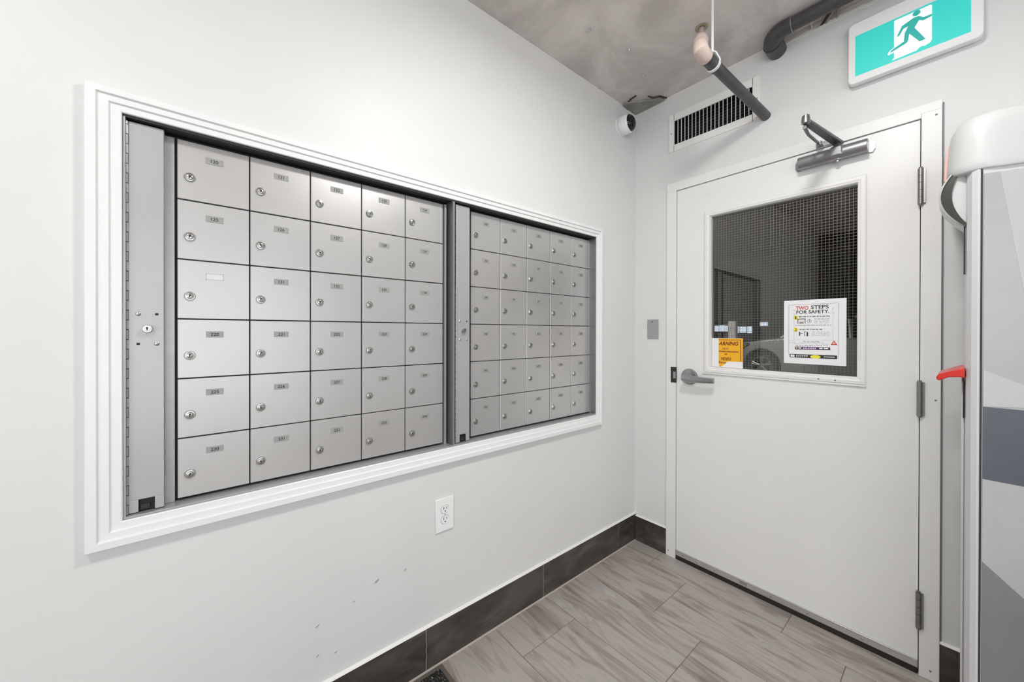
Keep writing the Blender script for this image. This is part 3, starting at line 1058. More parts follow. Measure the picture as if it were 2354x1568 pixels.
def greek(w, a0, a1, b, h, mi=0, dens=0.75, seed=0):
    """a line of print too small to read: word-sized strokes"""
    rnd = random.Random(seed + int(b * 1000))
    a = a0
    while a < a1 - 0.012:
        l = min(rnd.uniform(0.02, 0.065), a1 - a)
        k = a
        while k < a + l - 0.004:
            ll = rnd.uniform(0.004, 0.010)
            prect(w, k, min(k + ll, a + l), b + rnd.uniform(0, h * 0.3), b + h * rnd.uniform(0.75, 1.0), mi)
            k += ll + 0.003
        a += l + 0.014


w = MB()
for q in ((0.085, 0.10, 0.885, 0.915), ):
    x0_, y0_, x1_, y1_ = 0.085, 0.145, 0.885, 0.930
    pline(w, x0_, y0_, x0_, y1_, 0.0011)
    pline(w, x0_, y1_, x1_, y1_, 0.0011)
    pline(w, x1_, y1_, x1_, y0_ - 0.04, 0.0011)
for q in ((0.175, 0.60, 0.80, 0.755), (0.175, 0.375, 0.80, 0.575)):
    a0_, b0_, a1_, b1_ = q
    for l_ in ((a0_, b0_, a0_, b1_), (a1_, b0_, a1_, b1_), (a0_, b0_, a1_, b0_)):
        pline(w, *l_, 0.0005)
for l_ in ((0.16, 0.855, 0.20, 0.825), (0.155, 0.795, 0.19, 0.795), (0.16, 0.755, 0.195, 0.78), (0.775, 0.82, 0.815, 0.865), (0.785, 0.805, 0.82, 0.805), (0.78, 0.785, 0.825, 0.775),
           (0.09, 0.365, 0.17, 0.360), (0.17, 0.360, 0.195, 0.335), (0.09, 0.328, 0.20, 0.326)):
    pline(w, *l_, 0.0009)
w.build('border_lines', M['greyink'], PO, kind='stuff')
w = MB()
text_into(w, want('TWO', 0.02), lambda a, b: P(a, b), 0.205, 0.415, 0.845, 0.905)
w.add([P(0.765, 0.305), P(0.87, 0.305), P(0.8175, 0.375)], [(0, 1, 2)])
w.build('red_print', M['red'], PO, kind='stuff')
w = MB()
w.add([P(0.787, 0.316, 0.0011), P(0.848, 0.316, 0.0011), P(0.8175, 0.358, 0.0011)], [(0, 1, 2)])
w.build('triangle_centre', M['pinkp'], PO)
w = MB()
for ca, cb in ((0.205, 0.725), (0.205, 0.535)):
    w.add([P(ca + 0.042 * math.cos(t * math.pi / 8), cb + 0.034 * math.sin(t * math.pi / 8)) for t in range(16)], [tuple(range(16))])
w.add([P(0.53 + 0.085 * math.cos(t * math.pi / 8), 0.118 + 0.026 * math.sin(t * math.pi / 8), 0.0012) for t in range(16)], [tuple(range(16))])
w.build('yellow_print', M['yellow'], PO, kind='stuff')
w = MB()
text_into(w, want('STEPS', 0.02), P, 0.455, 0.735, 0.853, 0.910)
text_into(w, want('FOR SAFETY.', 0.02), P, 0.215, 0.745, 0.785, 0.838)
fn2 = lambda a, b: P(a, b, 0.0014)
text_into(w, want('1', 0.02), fn2, 0.194, 0.216, 0.703, 0.747)
text_into(w, want('2', 0.02), fn2, 0.186, 0.226, 0.512, 0.556)
greek(w, 0.255, 0.755, 0.728, 0.022, seed=3)
greek(w, 0.265, 0.64, 0.530, 0.020, seed=4)
for i_, b in enumerate((0.700, 0.684, 0.667, 0.650, 0.633)):
    greek(w, 0.51, 0.745, b, 0.006, seed=10 + i_)
greek(w, 0.20, 0.77, 0.600, 0.010, seed=20)
for i_, b in enumerate((0.498, 0.478, 0.458, 0.440)):
    greek(w, 0.47, 0.755, b, 0.006, seed=30 + i_)
greek(w, 0.33, 0.60, 0.352, 0.008, seed=40)
greek(w, 0.27, 0.67, 0.333, 0.006, seed=41)
greek(w, 0.19, 0.75, 0.313, 0.006, seed=42)
greek(w, 0.195, 0.72, 0.286, 0.011, seed=43)
# garage door icon
for r_ in ((0.235, 0.247, 0.632, 0.705), (0.355, 0.367, 0.632, 0.705), (0.235, 0.367, 0.698, 0.710), (0.262, 0.338, 0.634, 0.645), (0.268, 0.334, 0.650, 0.658)):
    prect(w, *r_)
# stopwatch icon
for t in range(16):
    a, b = t * math.pi / 8, (t + 1) * math.pi / 8
    pline(w, 0.43 + 0.033 * math.cos(a), 0.667 + 0.026 * math.sin(a), 0.43 + 0.033 * math.cos(b), 0.667 + 0.026 * math.sin(b), 0.0012)
prect(w, 0.424, 0.436, 0.695, 0.705)
text_into(w, want('3', 0.02), P, 0.421, 0.439, 0.656, 0.678)
# person and door icons
for r_ in ((0.262, 0.280, 0.440, 0.502), (0.280, 0.318, 0.474, 0.482), (0.350, 0.360, 0.438, 0.508), (0.350, 0.376, 0.500, 0.508), (0.350, 0.366, 0.436, 0.444), (0.386, 0.410, 0.434, 0.500)):
    prect(w, *r_)
prect(w, 0.19, 0.76, 0.225, 0.268)
prect(w, 0.10, 0.865, 0.095, 0.150)
w.build('black_print', M['ink'], PO, kind='stuff')
w = MB()
prect(w, 0.315, 0.56, 0.2255, 0.2675, 0, 0.0012)
w.build('purple_print', M['purple'], PO)
w = MB()
_pr = prect
for a0_, a1_, b_ in ((0.205, 0.235, 0.24), (0.25, 0.30, 0.24), (0.59, 0.645, 0.24), (0.66, 0.73, 0.24), (0.115, 0.185, 0.105)):
    prect(w, a0_, a1_, b_, b_ + (0.018 if b_ > 0.2 else 0.036), 0, 0.0014)
for k in range(8):
    prect(w, 0.33 + k * 0.027, 0.345 + k * 0.027, 0.238, 0.256, 0, 0.0016)
for k in range(6):
    prect(w, 0.21 + k * 0.034, 0.236 + k * 0.034, 0.127, 0.138, 0, 0.0014)
    prect(w, 0.215 + k * 0.034, 0.232 + k * 0.034, 0.110, 0.120, 0, 0.0014)
prect(w, 0.66, 0.83, 0.116, 0.121, 0, 0.0014)
prect(w, 0.66, 0.83, 0.127, 0.131, 0, 0.0014)
w.build('white_print', M['paper'], PO, kind='stuff')

# warning sign
QX0, QX1, QZ0, QZ1 = 0.4432, 0.5880, 1.0825, 1.2320
WS = thing('warning_sign', (QX0, py, QZ0), 'torn orange WARNING sign in the lower left corner of the door window', 'sign')
w = MB()
w.box(QX0, QX1, py - 0.0006, py, QZ0, QZ1)
w.build('backing_sheet', M['paper'], WS)
qx = lambda u: QX0 + u * (QX1 - QX0)
qz = lambda v: QZ0 + v * (QZ1 - QZ0)
w = MB()
w.prism([(qx(0.22), qz(0.99)), (qx(1.0), qz(0.995)), (qx(1.0), qz(0.22)), (qx(0.52), qz(0.21)), (qx(0.36), qz(0.06)), (qx(0.30), qz(0.02)), (qx(0.24), qz(0.03)), (qx(0.225), qz(0.25))], py - 0.0012, py - 0.0007, 'y')
w.build('orange_sheet', M['orange'], WS)
w = MB()
QF = lambda a, b: (qx(a), py - 0.0015, qz(b))
text_into(w, want('ARNING', 0.03, 0.25), QF, 0.225, 0.865, 0.755, 0.885)
text_into(w, want('VIDEO', 0.03, 0.25), QF, 0.30, 0.63, 0.245, 0.345)
for a0, a1, b0, b1 in ((0.225, 0.94, 0.935, 0.952), (0.922, 0.942, 0.24, 0.95)):
    w.add([QF(a0, b0), QF(a1, b0), QF(a1, b1), QF(a0, b1)], [(0, 1, 2, 3)])
text_into(w, want('Reco', 0.015, 0.1), QF, 0.225, 0.47, 0.13, 0.215)
w.build('maroon_print', M['maroon'], WS, kind='stuff')
w = MB()
text_into(w, want('USE OF', 0.015, 0.1), QF, 0.35, 0.55, 0.615, 0.665)
rnd = random.Random(5)
a = 0.235
while a < 0.86:
    l = rnd.uniform(0.012, 0.03)
    w.add([QF(a, 0.52), QF(a + l, 0.52), QF(a + l, 0.57), QF(a, 0.57)], [(0, 1, 2, 3)])
    a += l + 0.012
for a in (0.42, 0.455, 0.485):
    w.add([QF(a, 0.435), QF(a + 0.022, 0.435), QF(a + 0.022, 0.475), QF(a, 0.475)], [(0, 1, 2, 3)])
w.build('small_print', M['maroon'], WS, kind='stuff')

# ================================================================== far wall: plate, vent, exit sign
WP = thing('wall_plate', (0.0842, 0, 1.2235), 'grey metal blank wall plate left of the white door', 'plate')
w = MB()
w.box(0.0842, 0.1535, -0.005, 0, 1.2235, 1.3365)
w.build('plate_body', M['greyplate'], WP, bevel=0.0015)
w = MB()
w.box(0.112, 0.121, -0.0056, -0.005, 1.321, 1.325)
w.build('slot', M['ink'], WP)

VE = thing('air_vent', (0.2165, 0, 2.275), 'white rectangular air grille high on the wall above the door', 'vent')
vo = (0.2165, 0.6640, 2.2745, 2.4820)
w = MB()
for q in ((vo[0], VX0 + 0.002, vo[2], vo[3]), (VX1 - 0.002, vo[1], vo[2], vo[3]), (VX0, VX1, vo[2], VZ0 + 0.002), (VX0, VX1, VZ1 - 0.002, vo[3])):
    w.box(q[0], q[1], -0.006, 0, q[2], q[3])
w.build('vent_frame', M['ventw'], VE)
w = MB()
w.box(VX0 - 0.012, VX1 + 0.012, 0.10, 0.118, VZ0 - 0.01, VZ1 + 0.01)
for q in ((VX0 - 0.001, VX0 + 0.001, VZ0, VZ1), (VX1 - 0.001, VX1 + 0.001, VZ0, VZ1), (VX0, VX1, VZ0 - 0.001, VZ0 + 0.001), (VX0, VX1, VZ1 - 0.001, VZ1 + 0.001)):
    w.box(q[0], q[1], 0.004, 0.11, q[2], q[3])
w.build('duct_box', M['black'], VE)
bw = MB()
bw.box(-0.0011, 0.0011, 0.0, 0.006, VZ0, VZ1)
BLADE = bw.mesh('vertical_blade', M['ventw'])
nb = 20
for k in range(1, nb):
    place('vertical_blade', BLADE, (VX0 + (VX1 - VX0) * k / nb, 0.001, 0), VE)
bw = MB()
bw.add([(VX0, 0.000, -0.0012), (VX1, 0.000, -0.0012), (VX1, 0.014, 0.0042), (VX0, 0.014, 0.0042), (VX0, 0.000, -0.0004), (VX1, 0.000, -0.0004), (VX1, 0.014, 0.005), (VX0, 0.014, 0.005)],
       [(0, 1, 2, 3), (4, 7, 6, 5), (0, 4, 5, 1), (2, 6, 7, 3), (0, 3, 7, 4), (1, 5, 6, 2)])
HB = bw.mesh('rear_blade', M['mreveal'])
nh = 9
for k in range(1, nh):
    place('rear_blade', HB, (0, 0.030, VZ0 + (VZ1 - VZ0) * k / nh), VE)
for sx_ in (0.2290, 0.6500):
    w = MB()
    w.lathe((sx_, -0.006, 2.377), (0, -1, 0), [(0, 0.0038), (0.001, 0.0034), (0.0014, 0.001)], 12)
    w.build('screw', M['hinge'], VE, smooth=True)

EX0, EX1, EZ0, EZ1 = 0.9830, 1.3235, 2.2535, 2.4935
EY = -0.040
EXI = thing('exit_sign', ((EX0 + EX1) / 2, 0, EZ0), 'lit green running man exit sign above the white door', 'exit sign')
w = MB()
rc = 0.018
poly = []
for cx_, cz_2, a0 in ((EX1 - rc, EZ1 - rc, 0), (EX0 + rc, EZ1 - rc, 90), (EX0 + rc, EZ0 + rc, 180), (EX1 - rc, EZ0 + rc, 270)):
    for k in range(6):
        a = math.radians(a0 + k * 18)
        poly.append((cx_ + rc * math.cos(a), cz_2 + rc * math.sin(a)))
w.prism(poly, EY, -0.012, 'y')
w.build('housing', M['whitep'], EXI, bevel=0.003)
w = MB()
w.box(EX0 + 0.006, EX1 - 0.006, -0.012, 0, EZ0 + 0.006, EZ1 - 0.006)
w.build('back_plate', M['white'], EXI)
gx0, gx1, gz0, gz1 = 1.0045, 1.2965, 2.2810, 2.4400
w = MB()
w.box(gx0, gx1, EY - 0.0008, EY + 0.002, gz0, gz1)
w.build('green_panel', M['teal'], EXI)


# pictogram in sign metres: origin at panel left/bottom
SX = lambda a: gx0 + a
SZ = lambda b: gz0 + b
white = [(0.1085, 0.150), (0.112, 0.152), (0.200, 0.152), (0.2035, 0.149), (0.2035, 0.026), (0.199, 0.018), (0.188, 0.014), (0.176, 0.017), (0.166, 0.008), (0.103, 0.006), (0.109, 0.013), (0.1085, 0.034),
         (0.093, 0.031), (0.0915, 0.036), (0.097, 0.046), (0.1085, 0.052)]
w = MB()
w.prism([(SX(a), SZ(b)) for a, b in white], EY - 0.0014, EY - 0.0008, 'y')
w.build('doorway_panel', M['litwhite'], EXI)
man = [(0.116, 0.088), (0.129, 0.119), (0.158, 0.131), (0.171, 0.130), (0.183, 0.118), (0.2033, 0.117), (0.2033, 0.110), (0.183, 0.107), (0.172, 0.114), (0.161, 0.094), (0.1885, 0.037), (0.174, 0.036),
       (0.148, 0.080), (0.145, 0.057), (0.1415, 0.050), (0.099, 0.037), (0.100, 0.043), (0.108, 0.048), (0.134, 0.059), (0.1365, 0.089), (0.145, 0.109), (0.133, 0.107), (0.122, 0.087)]
w = MB()
w.prism([(SX(a), SZ(b)) for a, b in man], EY - 0.0020, EY - 0.0014, 'y')
w.prism([(SX(0.166) + 0.0100 * math.cos(t * math.pi / 10), SZ(0.1435) + 0.0092 * math.sin(t * math.pi / 10)) for t in range(20)], EY - 0.0020, EY - 0.0014, 'y')
w.build('running_man', M['tealdark'], EXI)

# ================================================================== pipes
PW = Vector((0.6860, 0.0, 2.2785))          # where the pipe meets the wall
PE = Vector((0.6440, -0.555, 2.3220))       # its room end
pd = (PE - PW)
GP = thing('drain_pipe', PW, 'thin charcoal drain pipe with pale pink elbow hung from a white rod', 'pipe')
w = MB()
w.cyl(PW - pd * 0.06, PE, 0.0205, n=24)
w.build('pipe', M['gpipe'], GP, smooth=True)
w = MB()
w.cyl(PW + pd * 0.84, PE, 0.0235, n=24)
w.build('coupling', M['gpipe'], GP, smooth=True)
fl = Vector((0.5455, -0.3564, CH))
top = fl + Vector((0, 0, -0.004))
eb = PE + pd.normalized() * 0.030 + Vector((-0.002, 0, 0.012))
d1 = (top - eb)
w = MB()
pth = [PE - pd * 0.02, PE + pd.normalized() * 0.010, PE + pd.normalized() * 0.026 + Vector((0, 0, 0.004)), eb + d1 * 0.06, eb + d1 * 0.14, eb + d1 * 0.26]
w.tube(pth, [0.0255, 0.0265, 0.0270, 0.0270, 0.0260, 0.0255], 22)
w.build('elbow', M['pink'], GP, smooth=True)
w = MB()
w.tube([eb + d1 * 0.25, eb + d1 * 0.27, eb + d1 * 0.38, eb + d1 * 0.39], [0.0265, 0.0275, 0.0270, 0.022], 22)
w.tube([eb + d1 * 0.38, eb + d1 * 0.56, eb + d1 * 0.58, top], [0.020, 0.015, 0.0085, 0.0085], 16)
w.build('reducer', M['pink'], GP, smooth=True)
w = MB()
w.lathe((fl.x, fl.y, CH), (0, 0, -1), [(0, 0.026), (0.003, 0.026), (0.006, 0.021), (0.004, 0.012)], 24)
w.build('ceiling_flange', M['brass'], GP, smooth=True)
w = MB()
hc = PW + pd * 0.885                          # hanger centre on the pipe axis
hx_, hy_, hz_ = hc
w.cyl((hx_ - 0.003, hy_, hz_ + 0.048), (hx_ - 0.003, hy_, CH), 0.0048, n=12)
for sg in (-1, 1):
    w.tube([(hx_ - 0.003, hy_ - 0.002, hz_ + 0.056), (hx_ + sg * 0.010, hy_, hz_ + 0.044), (hx_ + sg * 0.0245, hy_, hz_ + 0.010), (hx_ + sg * 0.0255, hy_, hz_)], 0.0028, 8)
pts = [(0.0245 * math.cos(a), -0.0245 * math.sin(a)) for a in [math.pi * k / 10 for k in range(11)]]
for p, q in zip(pts[:-1], pts[1:]):
    v = []
    for k_ in (1.0, 1.1):
        for t_, yo in ((p, -0.007), (q, -0.007), (q, 0.007), (p, 0.007)):
            v.append((hx_ + t_[0] * k_, hy_ + yo, hz_ + t_[1] * k_))
    w.add(v, [(0, 1, 2, 3), (4, 7, 6, 5), (0, 4, 5, 1), (2, 6, 7, 3)])
w.build('hanger', M['white'], GP, smooth=True)

BX, BZ = 0.7310, 2.5570
BP = thing('waste_pipe', (BX, 0, BZ), 'thick black waste pipe bending from the wall along the ceiling', 'pipe')
by = -0.118
w = MB()
w.cyl((BX, 0.02, BZ), (BX, -0.072, BZ), 0.0365, n=28)
w.build('wall_socket', M['abs'], BP, smooth=True)
w = MB()
arc = []
for k in range(9):
    a = math.pi / 2 * k / 8
    arc.append((BX + 0.055 * (1 - math.cos(a)), -0.063 - 0.055 * math.sin(a), BZ + 0.010 * k / 8))
w.tube([(BX, -0.03, BZ)] + arc + [(BX + 0.085, by, BZ + 0.010)], [0.0345] * 6 + [0.033] * 3 + [0.0315, 0.031], 28)
w.build('elbow', M['abs'], BP, smooth=True)
w = MB()
w.cyl((BX + 0.075, by, BZ + 0.010), (XR, by, BZ + 0.010), 0.0275, n=28)
w.build('pipe', M['abs'], BP, smooth=True)
w = MB()
w.tube([(BX + 0.083, by, BZ + 0.010), (BX + 0.087, by, BZ + 0.010)], 0.0320, 28)
w.build('joint_ring', M['closer'], BP, smooth=True)

# cables and ragged plaster at the wall top
CBG = 'cables at the wall top'
for k, (p, r_, mm, lb) in enumerate((
        ([(0.858, 0.004, 2.575), (0.858, -0.012, 2.596), (0.857, -0.03, 2.60)], 0.0045, M['cablew'], 'short beige cable stub behind the thick black pipe'),
        ([(0.882, 0.004, 2.570), (0.905, -0.014, 2.585), (0.94, -0.055, 2.599)], 0.0040, M['cabled'], 'dark cable rising out of the wall top behind the pipe'),
        ([(0.898, 0.004, 2.570), (0.920, -0.016, 2.585), (0.955, -0.06, 2.599)], 0.0050, M['cable'], 'grey slanting cable at the ragged wall top'),
        ([(0.940, 0.004, 2.570), (0.947, -0.016, 2.588), (0.955, -0.05, 2.600)], 0.0055, M['cable'], 'grey upright cable nearest the exit sign'))):
    w = MB()
    w.tube(p, r_, 8)
    tag(w.build('cable', mm, smooth=True), lb, 'cable', CBG)
w = MB()
rnd = random.Random(11)
top_pts = []
x = 0.75
while x < 1.32:
    top_pts.append((x, CH - 0.014 - rnd.uniform(0, 0.010)))
    x += rnd.uniform(0.010, 0.022)
poly = [(0.74, CH - 0.012)] + top_pts + [(1.33, CH - 0.012), (1.33, CH - 0.034)] + [(p[0], p[1] - 0.010 - rnd.uniform(0, 0.010)) for p in reversed(top_pts[::2])] + [(0.74, CH - 0.020)]
w.prism(poly, -0.006, 0.0, 'y')
w.build('plaster_edge', M['plaster'], wf, bevel=0.002)

# ================================================================== machine right of the door
def heading(p, d, t):
    return (p[0] + d[0] * t, p[1] + d[1] * t)


fd = (math.cos(math.radians(20)), math.sin(math.radians(20)))
VM = thing('vending_machine', (1.55, -0.2, 0), 'tall white machine with rounded cap and grey blue graphic panel right of the door', 'machine')
CA = (1.3125, -0.4800)         # left end of the graphic panel
RX = 0.62
E0 = heading(CA, fd, RX)
back = -0.03
# cabinet
w = MB()
body = [(1.2850, -0.440), (1.2880, -0.462), (1.2960, -0.475), (1.3060, -0.4805), heading(CA, fd, 0.0), E0, (E0[0], back), (1.2850, back)]
w.prism(body, 0.03, 1.70, 'z')
w.build('cabinet', M['pillar'], VM)
w = MB()
w.prism([(1.2945, -0.43), (1.315, -0.455), heading((1.315, -0.455), fd, RX - 0.03), (E0[0] - 0.03, back - 0.01), (1.2945, back - 0.01)], 0.0, 0.03, 'z')
w.build('plinth', M['rubber'], VM)
# graphic panel: base sheet and printed shapes lying on the front
nrm = (fd[1], -fd[0])


def fp(t, z, d):
    return (CA[0] + fd[0] * t + nrm[0] * d, CA[1] + fd[1] * t + nrm[1] * d, z)


def fpoly(pts, d0, d1, mm, nm):
    w = MB()
    n = len(pts)
    v = [fp(t, z, d0) for t, z in pts] + [fp(t, z, d1) for t, z in pts]
    w.add(v, [tuple(range(n)), tuple(range(2 * n - 1, n - 1, -1))] + [(i, i + n, (i + 1) % n + n, (i + 1) % n) for i in range(n)])
    return w.build(nm, mm, VM)


fpoly([(0.003, 0.10), (RX - 0.02, 0.10), (RX - 0.02, 1.675), (0.003, 1.675)], -0.001, 0.002, M['g0'], 'graphic_panel')
fpoly([(0.003, 1.069), (RX - 0.02, 1.047), (RX - 0.02, 0.83), (0.003, 0.881)], 0.002, 0.0026, M['g2'], 'blue_band')
fpoly([(0.003, 0.665), (0.11, 0.555), (0.32, 0.42), (0.45, 0.10), (0.003, 0.10)], 0.002, 0.0026, M['g3'], 'grey_band')
fpoly([(0.03, 1.675), (0.07, 1.675), (0.14, 1.22), (0.10, 1.14)], 0.002, 0.0024, M['g1'], 'pale_stripe')
fpoly([(0.003, 1.07), (0.11, 1.075), (0.11, 1.11), (0.003, 1.165)], 0.0026, 0.0030, M['g1'], 'pale_stripe')
w = MB()
w.box(1.3105, 1.3140, -0.4815, -0.4780, 0.08, 1.69)
w.build('panel_seam', M['mdark'], VM)
# rounded cap
w = MB()
lv = [(1.688, -0.004), (1.692, 0.0), (1.71, 0.000), (1.78, -0.004), (1.81, -0.008), (1.832, -0.018), (1.842, -0.032), (1.846, -0.055)]
plan = [(1.2500, -0.05), (1.2500, -0.33), (1.2510, -0.415), (1.2560, -0.442), (1.2680, -0.463), (1.2860, -0.478), (1.3130, -0.4845), (1.3400, -0.478), (1.3820, -0.4635)]
pe = heading((1.3820, -0.4635), fd, 0.62)
plan += [pe, (pe[0], -0.03), (1.2700, -0.03)]
ctr = (1.55, -0.22)
v, f = [], []
n = len(plan)
for z, d in lv:
    for q in plan:
        dx, dy = ctr[0] - q[0], ctr[1] - q[1]
        L_ = math.hypot(dx, dy)
        v.append((q[0] - dx / L_ * d, q[1] - dy / L_ * d, z))
for i in range(len(lv) - 1):
    for k in range(n):
        f.append((i * n + k, i * n + (k + 1) % n, (i + 1) * n + (k + 1) % n, (i + 1) * n + k))
f += [tuple(range(n - 1, -1, -1)), tuple(range((len(lv) - 1) * n, len(lv) * n))]
w.add(v, f)
cap = w.build('cap', M['capw'], VM)
cap.data.polygons.foreach_set('use_smooth', [True] * len(cap.data.polygons))
cap.data.set_sharp_from_angle(angle=math.radians(50))
w = MB()
w.prism([(1.2502, 1.693), (1.2455, 1.695), (1.2475, 1.745), (1.2525, 1.790), (1.2550, 1.792)], -0.405, -0.10, 'y')
w.build('red_stripe', M['pinkp'], VM)
# curved visor on the left face


def crescent(x_in, x_out, z0, z1, n=14, lean=0.0):
    outer = []
    for k in range(n + 1):
        t = k / n
        z = z1 + (z0 - z1) * t
        outer.append((x_in + (x_out - x_in) * math.sin(math.pi * (0.18 + 0.80 * t)) ** 0.85, z))
    return outer


zt, zb = 1.695, 1.548
oc_ = crescent(1.2890, 1.2385, zb, zt)
inn_ = crescent(1.2930, 1.2610, zb + 0.006, zt)
w = MB()
w.prism(oc_ + inn_[::-1], -0.455, -0.36, 'y')
w.build('visor', M['visor'], VM, smooth=True)
w = MB()
oc2 = crescent(1.2905, 1.2368, zb, zt)
oc3 = crescent(1.2905, 1.2412, zb, zt)
w.prism(oc2 + oc3[::-1], -0.460, -0.36, 'y')
w.build('visor_rim', M['visoredge'], VM, smooth=True)
w = MB()
in2 = crescent(1.2930, 1.2605, zb + 0.006, zt)
w.prism(in2 + [(1.2940, zb + 0.006), (1.2940, zt)], -0.450, -0.365, 'y')
w.build('visor_plate', M['visorin'], VM, smooth=True)
# red tray lip
w = MB()
w.prism([(1.2345, 1.1370), (1.2360, 1.1300), (1.2410, 1.1290), (1.2570, 1.1390), (1.2760, 1.1415), (1.2860, 1.1400), (1.2860, 1.1660), (1.2780, 1.1650), (1.2580, 1.1550), (1.2390, 1.1460)], -0.470, -0.30, 'y')
w.build('red_tray_lip', M['redp'], VM, bevel=0.002)
w = MB()
w.box(1.2800, 1.2852, -0.445, -0.06, 0.18, 1.13)
w.build('front_door', M['capw'], VM, bevel=0.002)
w = MB()
w.box(1.2825, 1.2852, -0.4520, -0.4460, 1.03, 1.14)
w.box(1.2825, 1.2852, -0.4520, -0.4460, 1.42, 1.55)
w.build('door_gasket', M['rubber'], VM)

# ================================================================== entrance mat
MT = thing('floor_mat', (0.02, -1.345, 0), 'black and white speckled entrance mat against the mailbox wall', 'mat')
mx0, mx1, my0, my1 = 0.022, 0.95, -2.25, -1.342
w = MB()
t = 0.016
for q in ((mx0, mx1, my1 - t, my1), (mx0, mx1, my0, my0 + t), (mx0, mx0 + t, my0 + t, my1 - t), (mx1 - t, mx1, my0 + t, my1 - t)):
    w.box(q[0], q[1], q[2], q[3], 0.0001, 0.005)
w.build('mat_border', M['matedge'], MT)
w = MB()
w.box(mx0 + t, mx1 - t, my0 + t, my1 - t, 0.0001, 0.006)
w.build('mat_pile', M['matpile'], MT)

# ================================================================== ceiling lamps (out of the picture, the rear one added as fill)
for lx, ly, ld, lw, lb in LAMPS:
    La = thing('ceiling_lamp', (lx, ly, CH), lb, 'lamp', 'ceiling lamps')
    w = MB()
    w.lathe((lx, ly, CH), (0, 0, -1), [(0, ld / 2 + 0.015), (0.02, ld / 2 + 0.015), (0.03, ld / 2)], 32)
    w.build('lamp_base', M['lampw'], La, smooth=True)
    w = MB()
    w.lathe((lx, ly, CH - 0.028), (0, 0, -1), [(0, ld / 2 - 0.004), (0.022, ld / 2 - 0.012), (0.034, ld / 2 - 0.05), (0.038, 0.01)], 32)
    w.build('diffuser', M['diff'], La, smooth=True)

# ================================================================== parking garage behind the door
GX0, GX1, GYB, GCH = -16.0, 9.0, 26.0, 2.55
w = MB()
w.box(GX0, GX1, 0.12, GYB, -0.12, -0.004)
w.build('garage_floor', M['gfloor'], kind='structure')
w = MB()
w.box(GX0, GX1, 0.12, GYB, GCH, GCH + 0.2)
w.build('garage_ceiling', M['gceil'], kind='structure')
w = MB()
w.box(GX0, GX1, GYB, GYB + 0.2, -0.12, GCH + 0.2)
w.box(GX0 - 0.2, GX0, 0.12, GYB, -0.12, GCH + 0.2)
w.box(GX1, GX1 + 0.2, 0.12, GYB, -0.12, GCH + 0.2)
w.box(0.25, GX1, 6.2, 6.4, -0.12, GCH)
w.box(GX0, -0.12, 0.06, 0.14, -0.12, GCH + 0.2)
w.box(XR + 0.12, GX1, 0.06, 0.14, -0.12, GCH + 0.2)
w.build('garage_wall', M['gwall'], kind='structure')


wy = GYB - 0.02
for k, (xa_, xb_, za_, zb_) in enumerate(((-9.92, -9.63, 1.34, 1.74), (-9.60, -9.26, 1.34, 1.76), (-9.23, -9.07, 1.34, 1.73), (-8.49, -8.39, 1.22, 1.69),
                                          (-8.33, -7.91, 1.25, 1.66), (-7.86, -7.58, 1.22, 1.68), (-7.13, -6.69, 1.70, 1.93))):
    a, b = Vector((xa_, wy, zb_)), Vector((xb_, wy, za_))
    T = thing('garage_window', (a.x, wy, b.z), ('bright far garage window pane left of the column, leftmost', 'bright far garage window pane left of the column, widest', 'bright far garage window pane touching the grey column',
                                               'narrow bright garage window pane right of the column', 'wide bright garage window pane above the car bonnet', 'bright garage window pane at the right of its row', 'small high bright garage window above the car')[k], 'window', 'far garage windows')
    w = MB()
    w.box(a.x, b.x, wy - 0.02, wy, b.z, a.z)
    w.build('pane', M['day'], T)
    w = MB()
    w.box(a.x, b.x, wy - 0.03, wy - 0.021, b.z - 0.08, b.z)
    w.build('sill', M['gcol'], T)
# dropped beam across the driving lane
bz_ = 1.472
w = MB()
w.box(GX0, 0.25, 5.2, 5.5, bz_, GCH)
w.build('garage_beam', M['gwall'], kind='structure')
# columns
for k, (xa_, xb_, yy, lb) in enumerate(((-2.80, -2.61, 9.0, 'grey concrete garage column above the orange warning sign'), (-4.67, -4.52, 17.0, 'slim dark garage column behind the silver car'))):
    a, b = Vector((xa_, yy, 0)), Vector((xb_, yy, 0))
    w = MB()
    w.box(a.x, b.x, yy, yy + (b.x - a.x), -0.004, GCH)
    w.box(a.x - 0.05, b.x + 0.05, yy - 0.05, yy + (b.x - a.x) + 0.05, GCH - 0.15, GCH)
    tag(w.build('garage_column', M['gcol'] if k == 0 else M['gwall'], bevel=0.02), lb, 'column', 'garage columns')
# ceiling tubes, the first two added out of view as fill, and pipe
for k, (x, y, es, lb) in enumerate(((-2.2, 1.5, 90.0, 'fluorescent tube added out of view outside the white door as fill'), (-2.4, 7.0, 480.0, 'fluorescent tube added behind the dark beam to brighten the car'), (-9.5, 14.0, 14.0, 'fluorescent garage light in the middle distance'), (-13.0, 21.0, 14.0, 'fluorescent garage light farthest away'))):
    T = thing('garage_light', (x, y, GCH - 0.1), lb, 'lamp', 'garage lights')
    w = MB()
    w.box(x - 0.62, x + 0.62, y - 0.06, y + 0.06, GCH - 0.07, GCH - 0.001)
    w.build('fixture_body', M['lampw'], T)
    w = MB()
    w.cyl((x - 0.6, y, GCH - 0.09), (x + 0.6, y, GCH - 0.09), 0.016, n=8)
    w.build('tube', mat('lit_fluorescent_tube', (0.9, 0.9, 0.9), 0.4, emit=(1.0, 0.97, 0.92), estr=es), T, smooth=True)
w = MB()
w.cyl((-12.8, 18.0, 1.89), (-2.0, 18.0, 1.89), 0.06, n=10)
tag(w.build('garage_pipe', M['gcol'], smooth=True), 'long grey pipe running across the far garage', 'pipe')
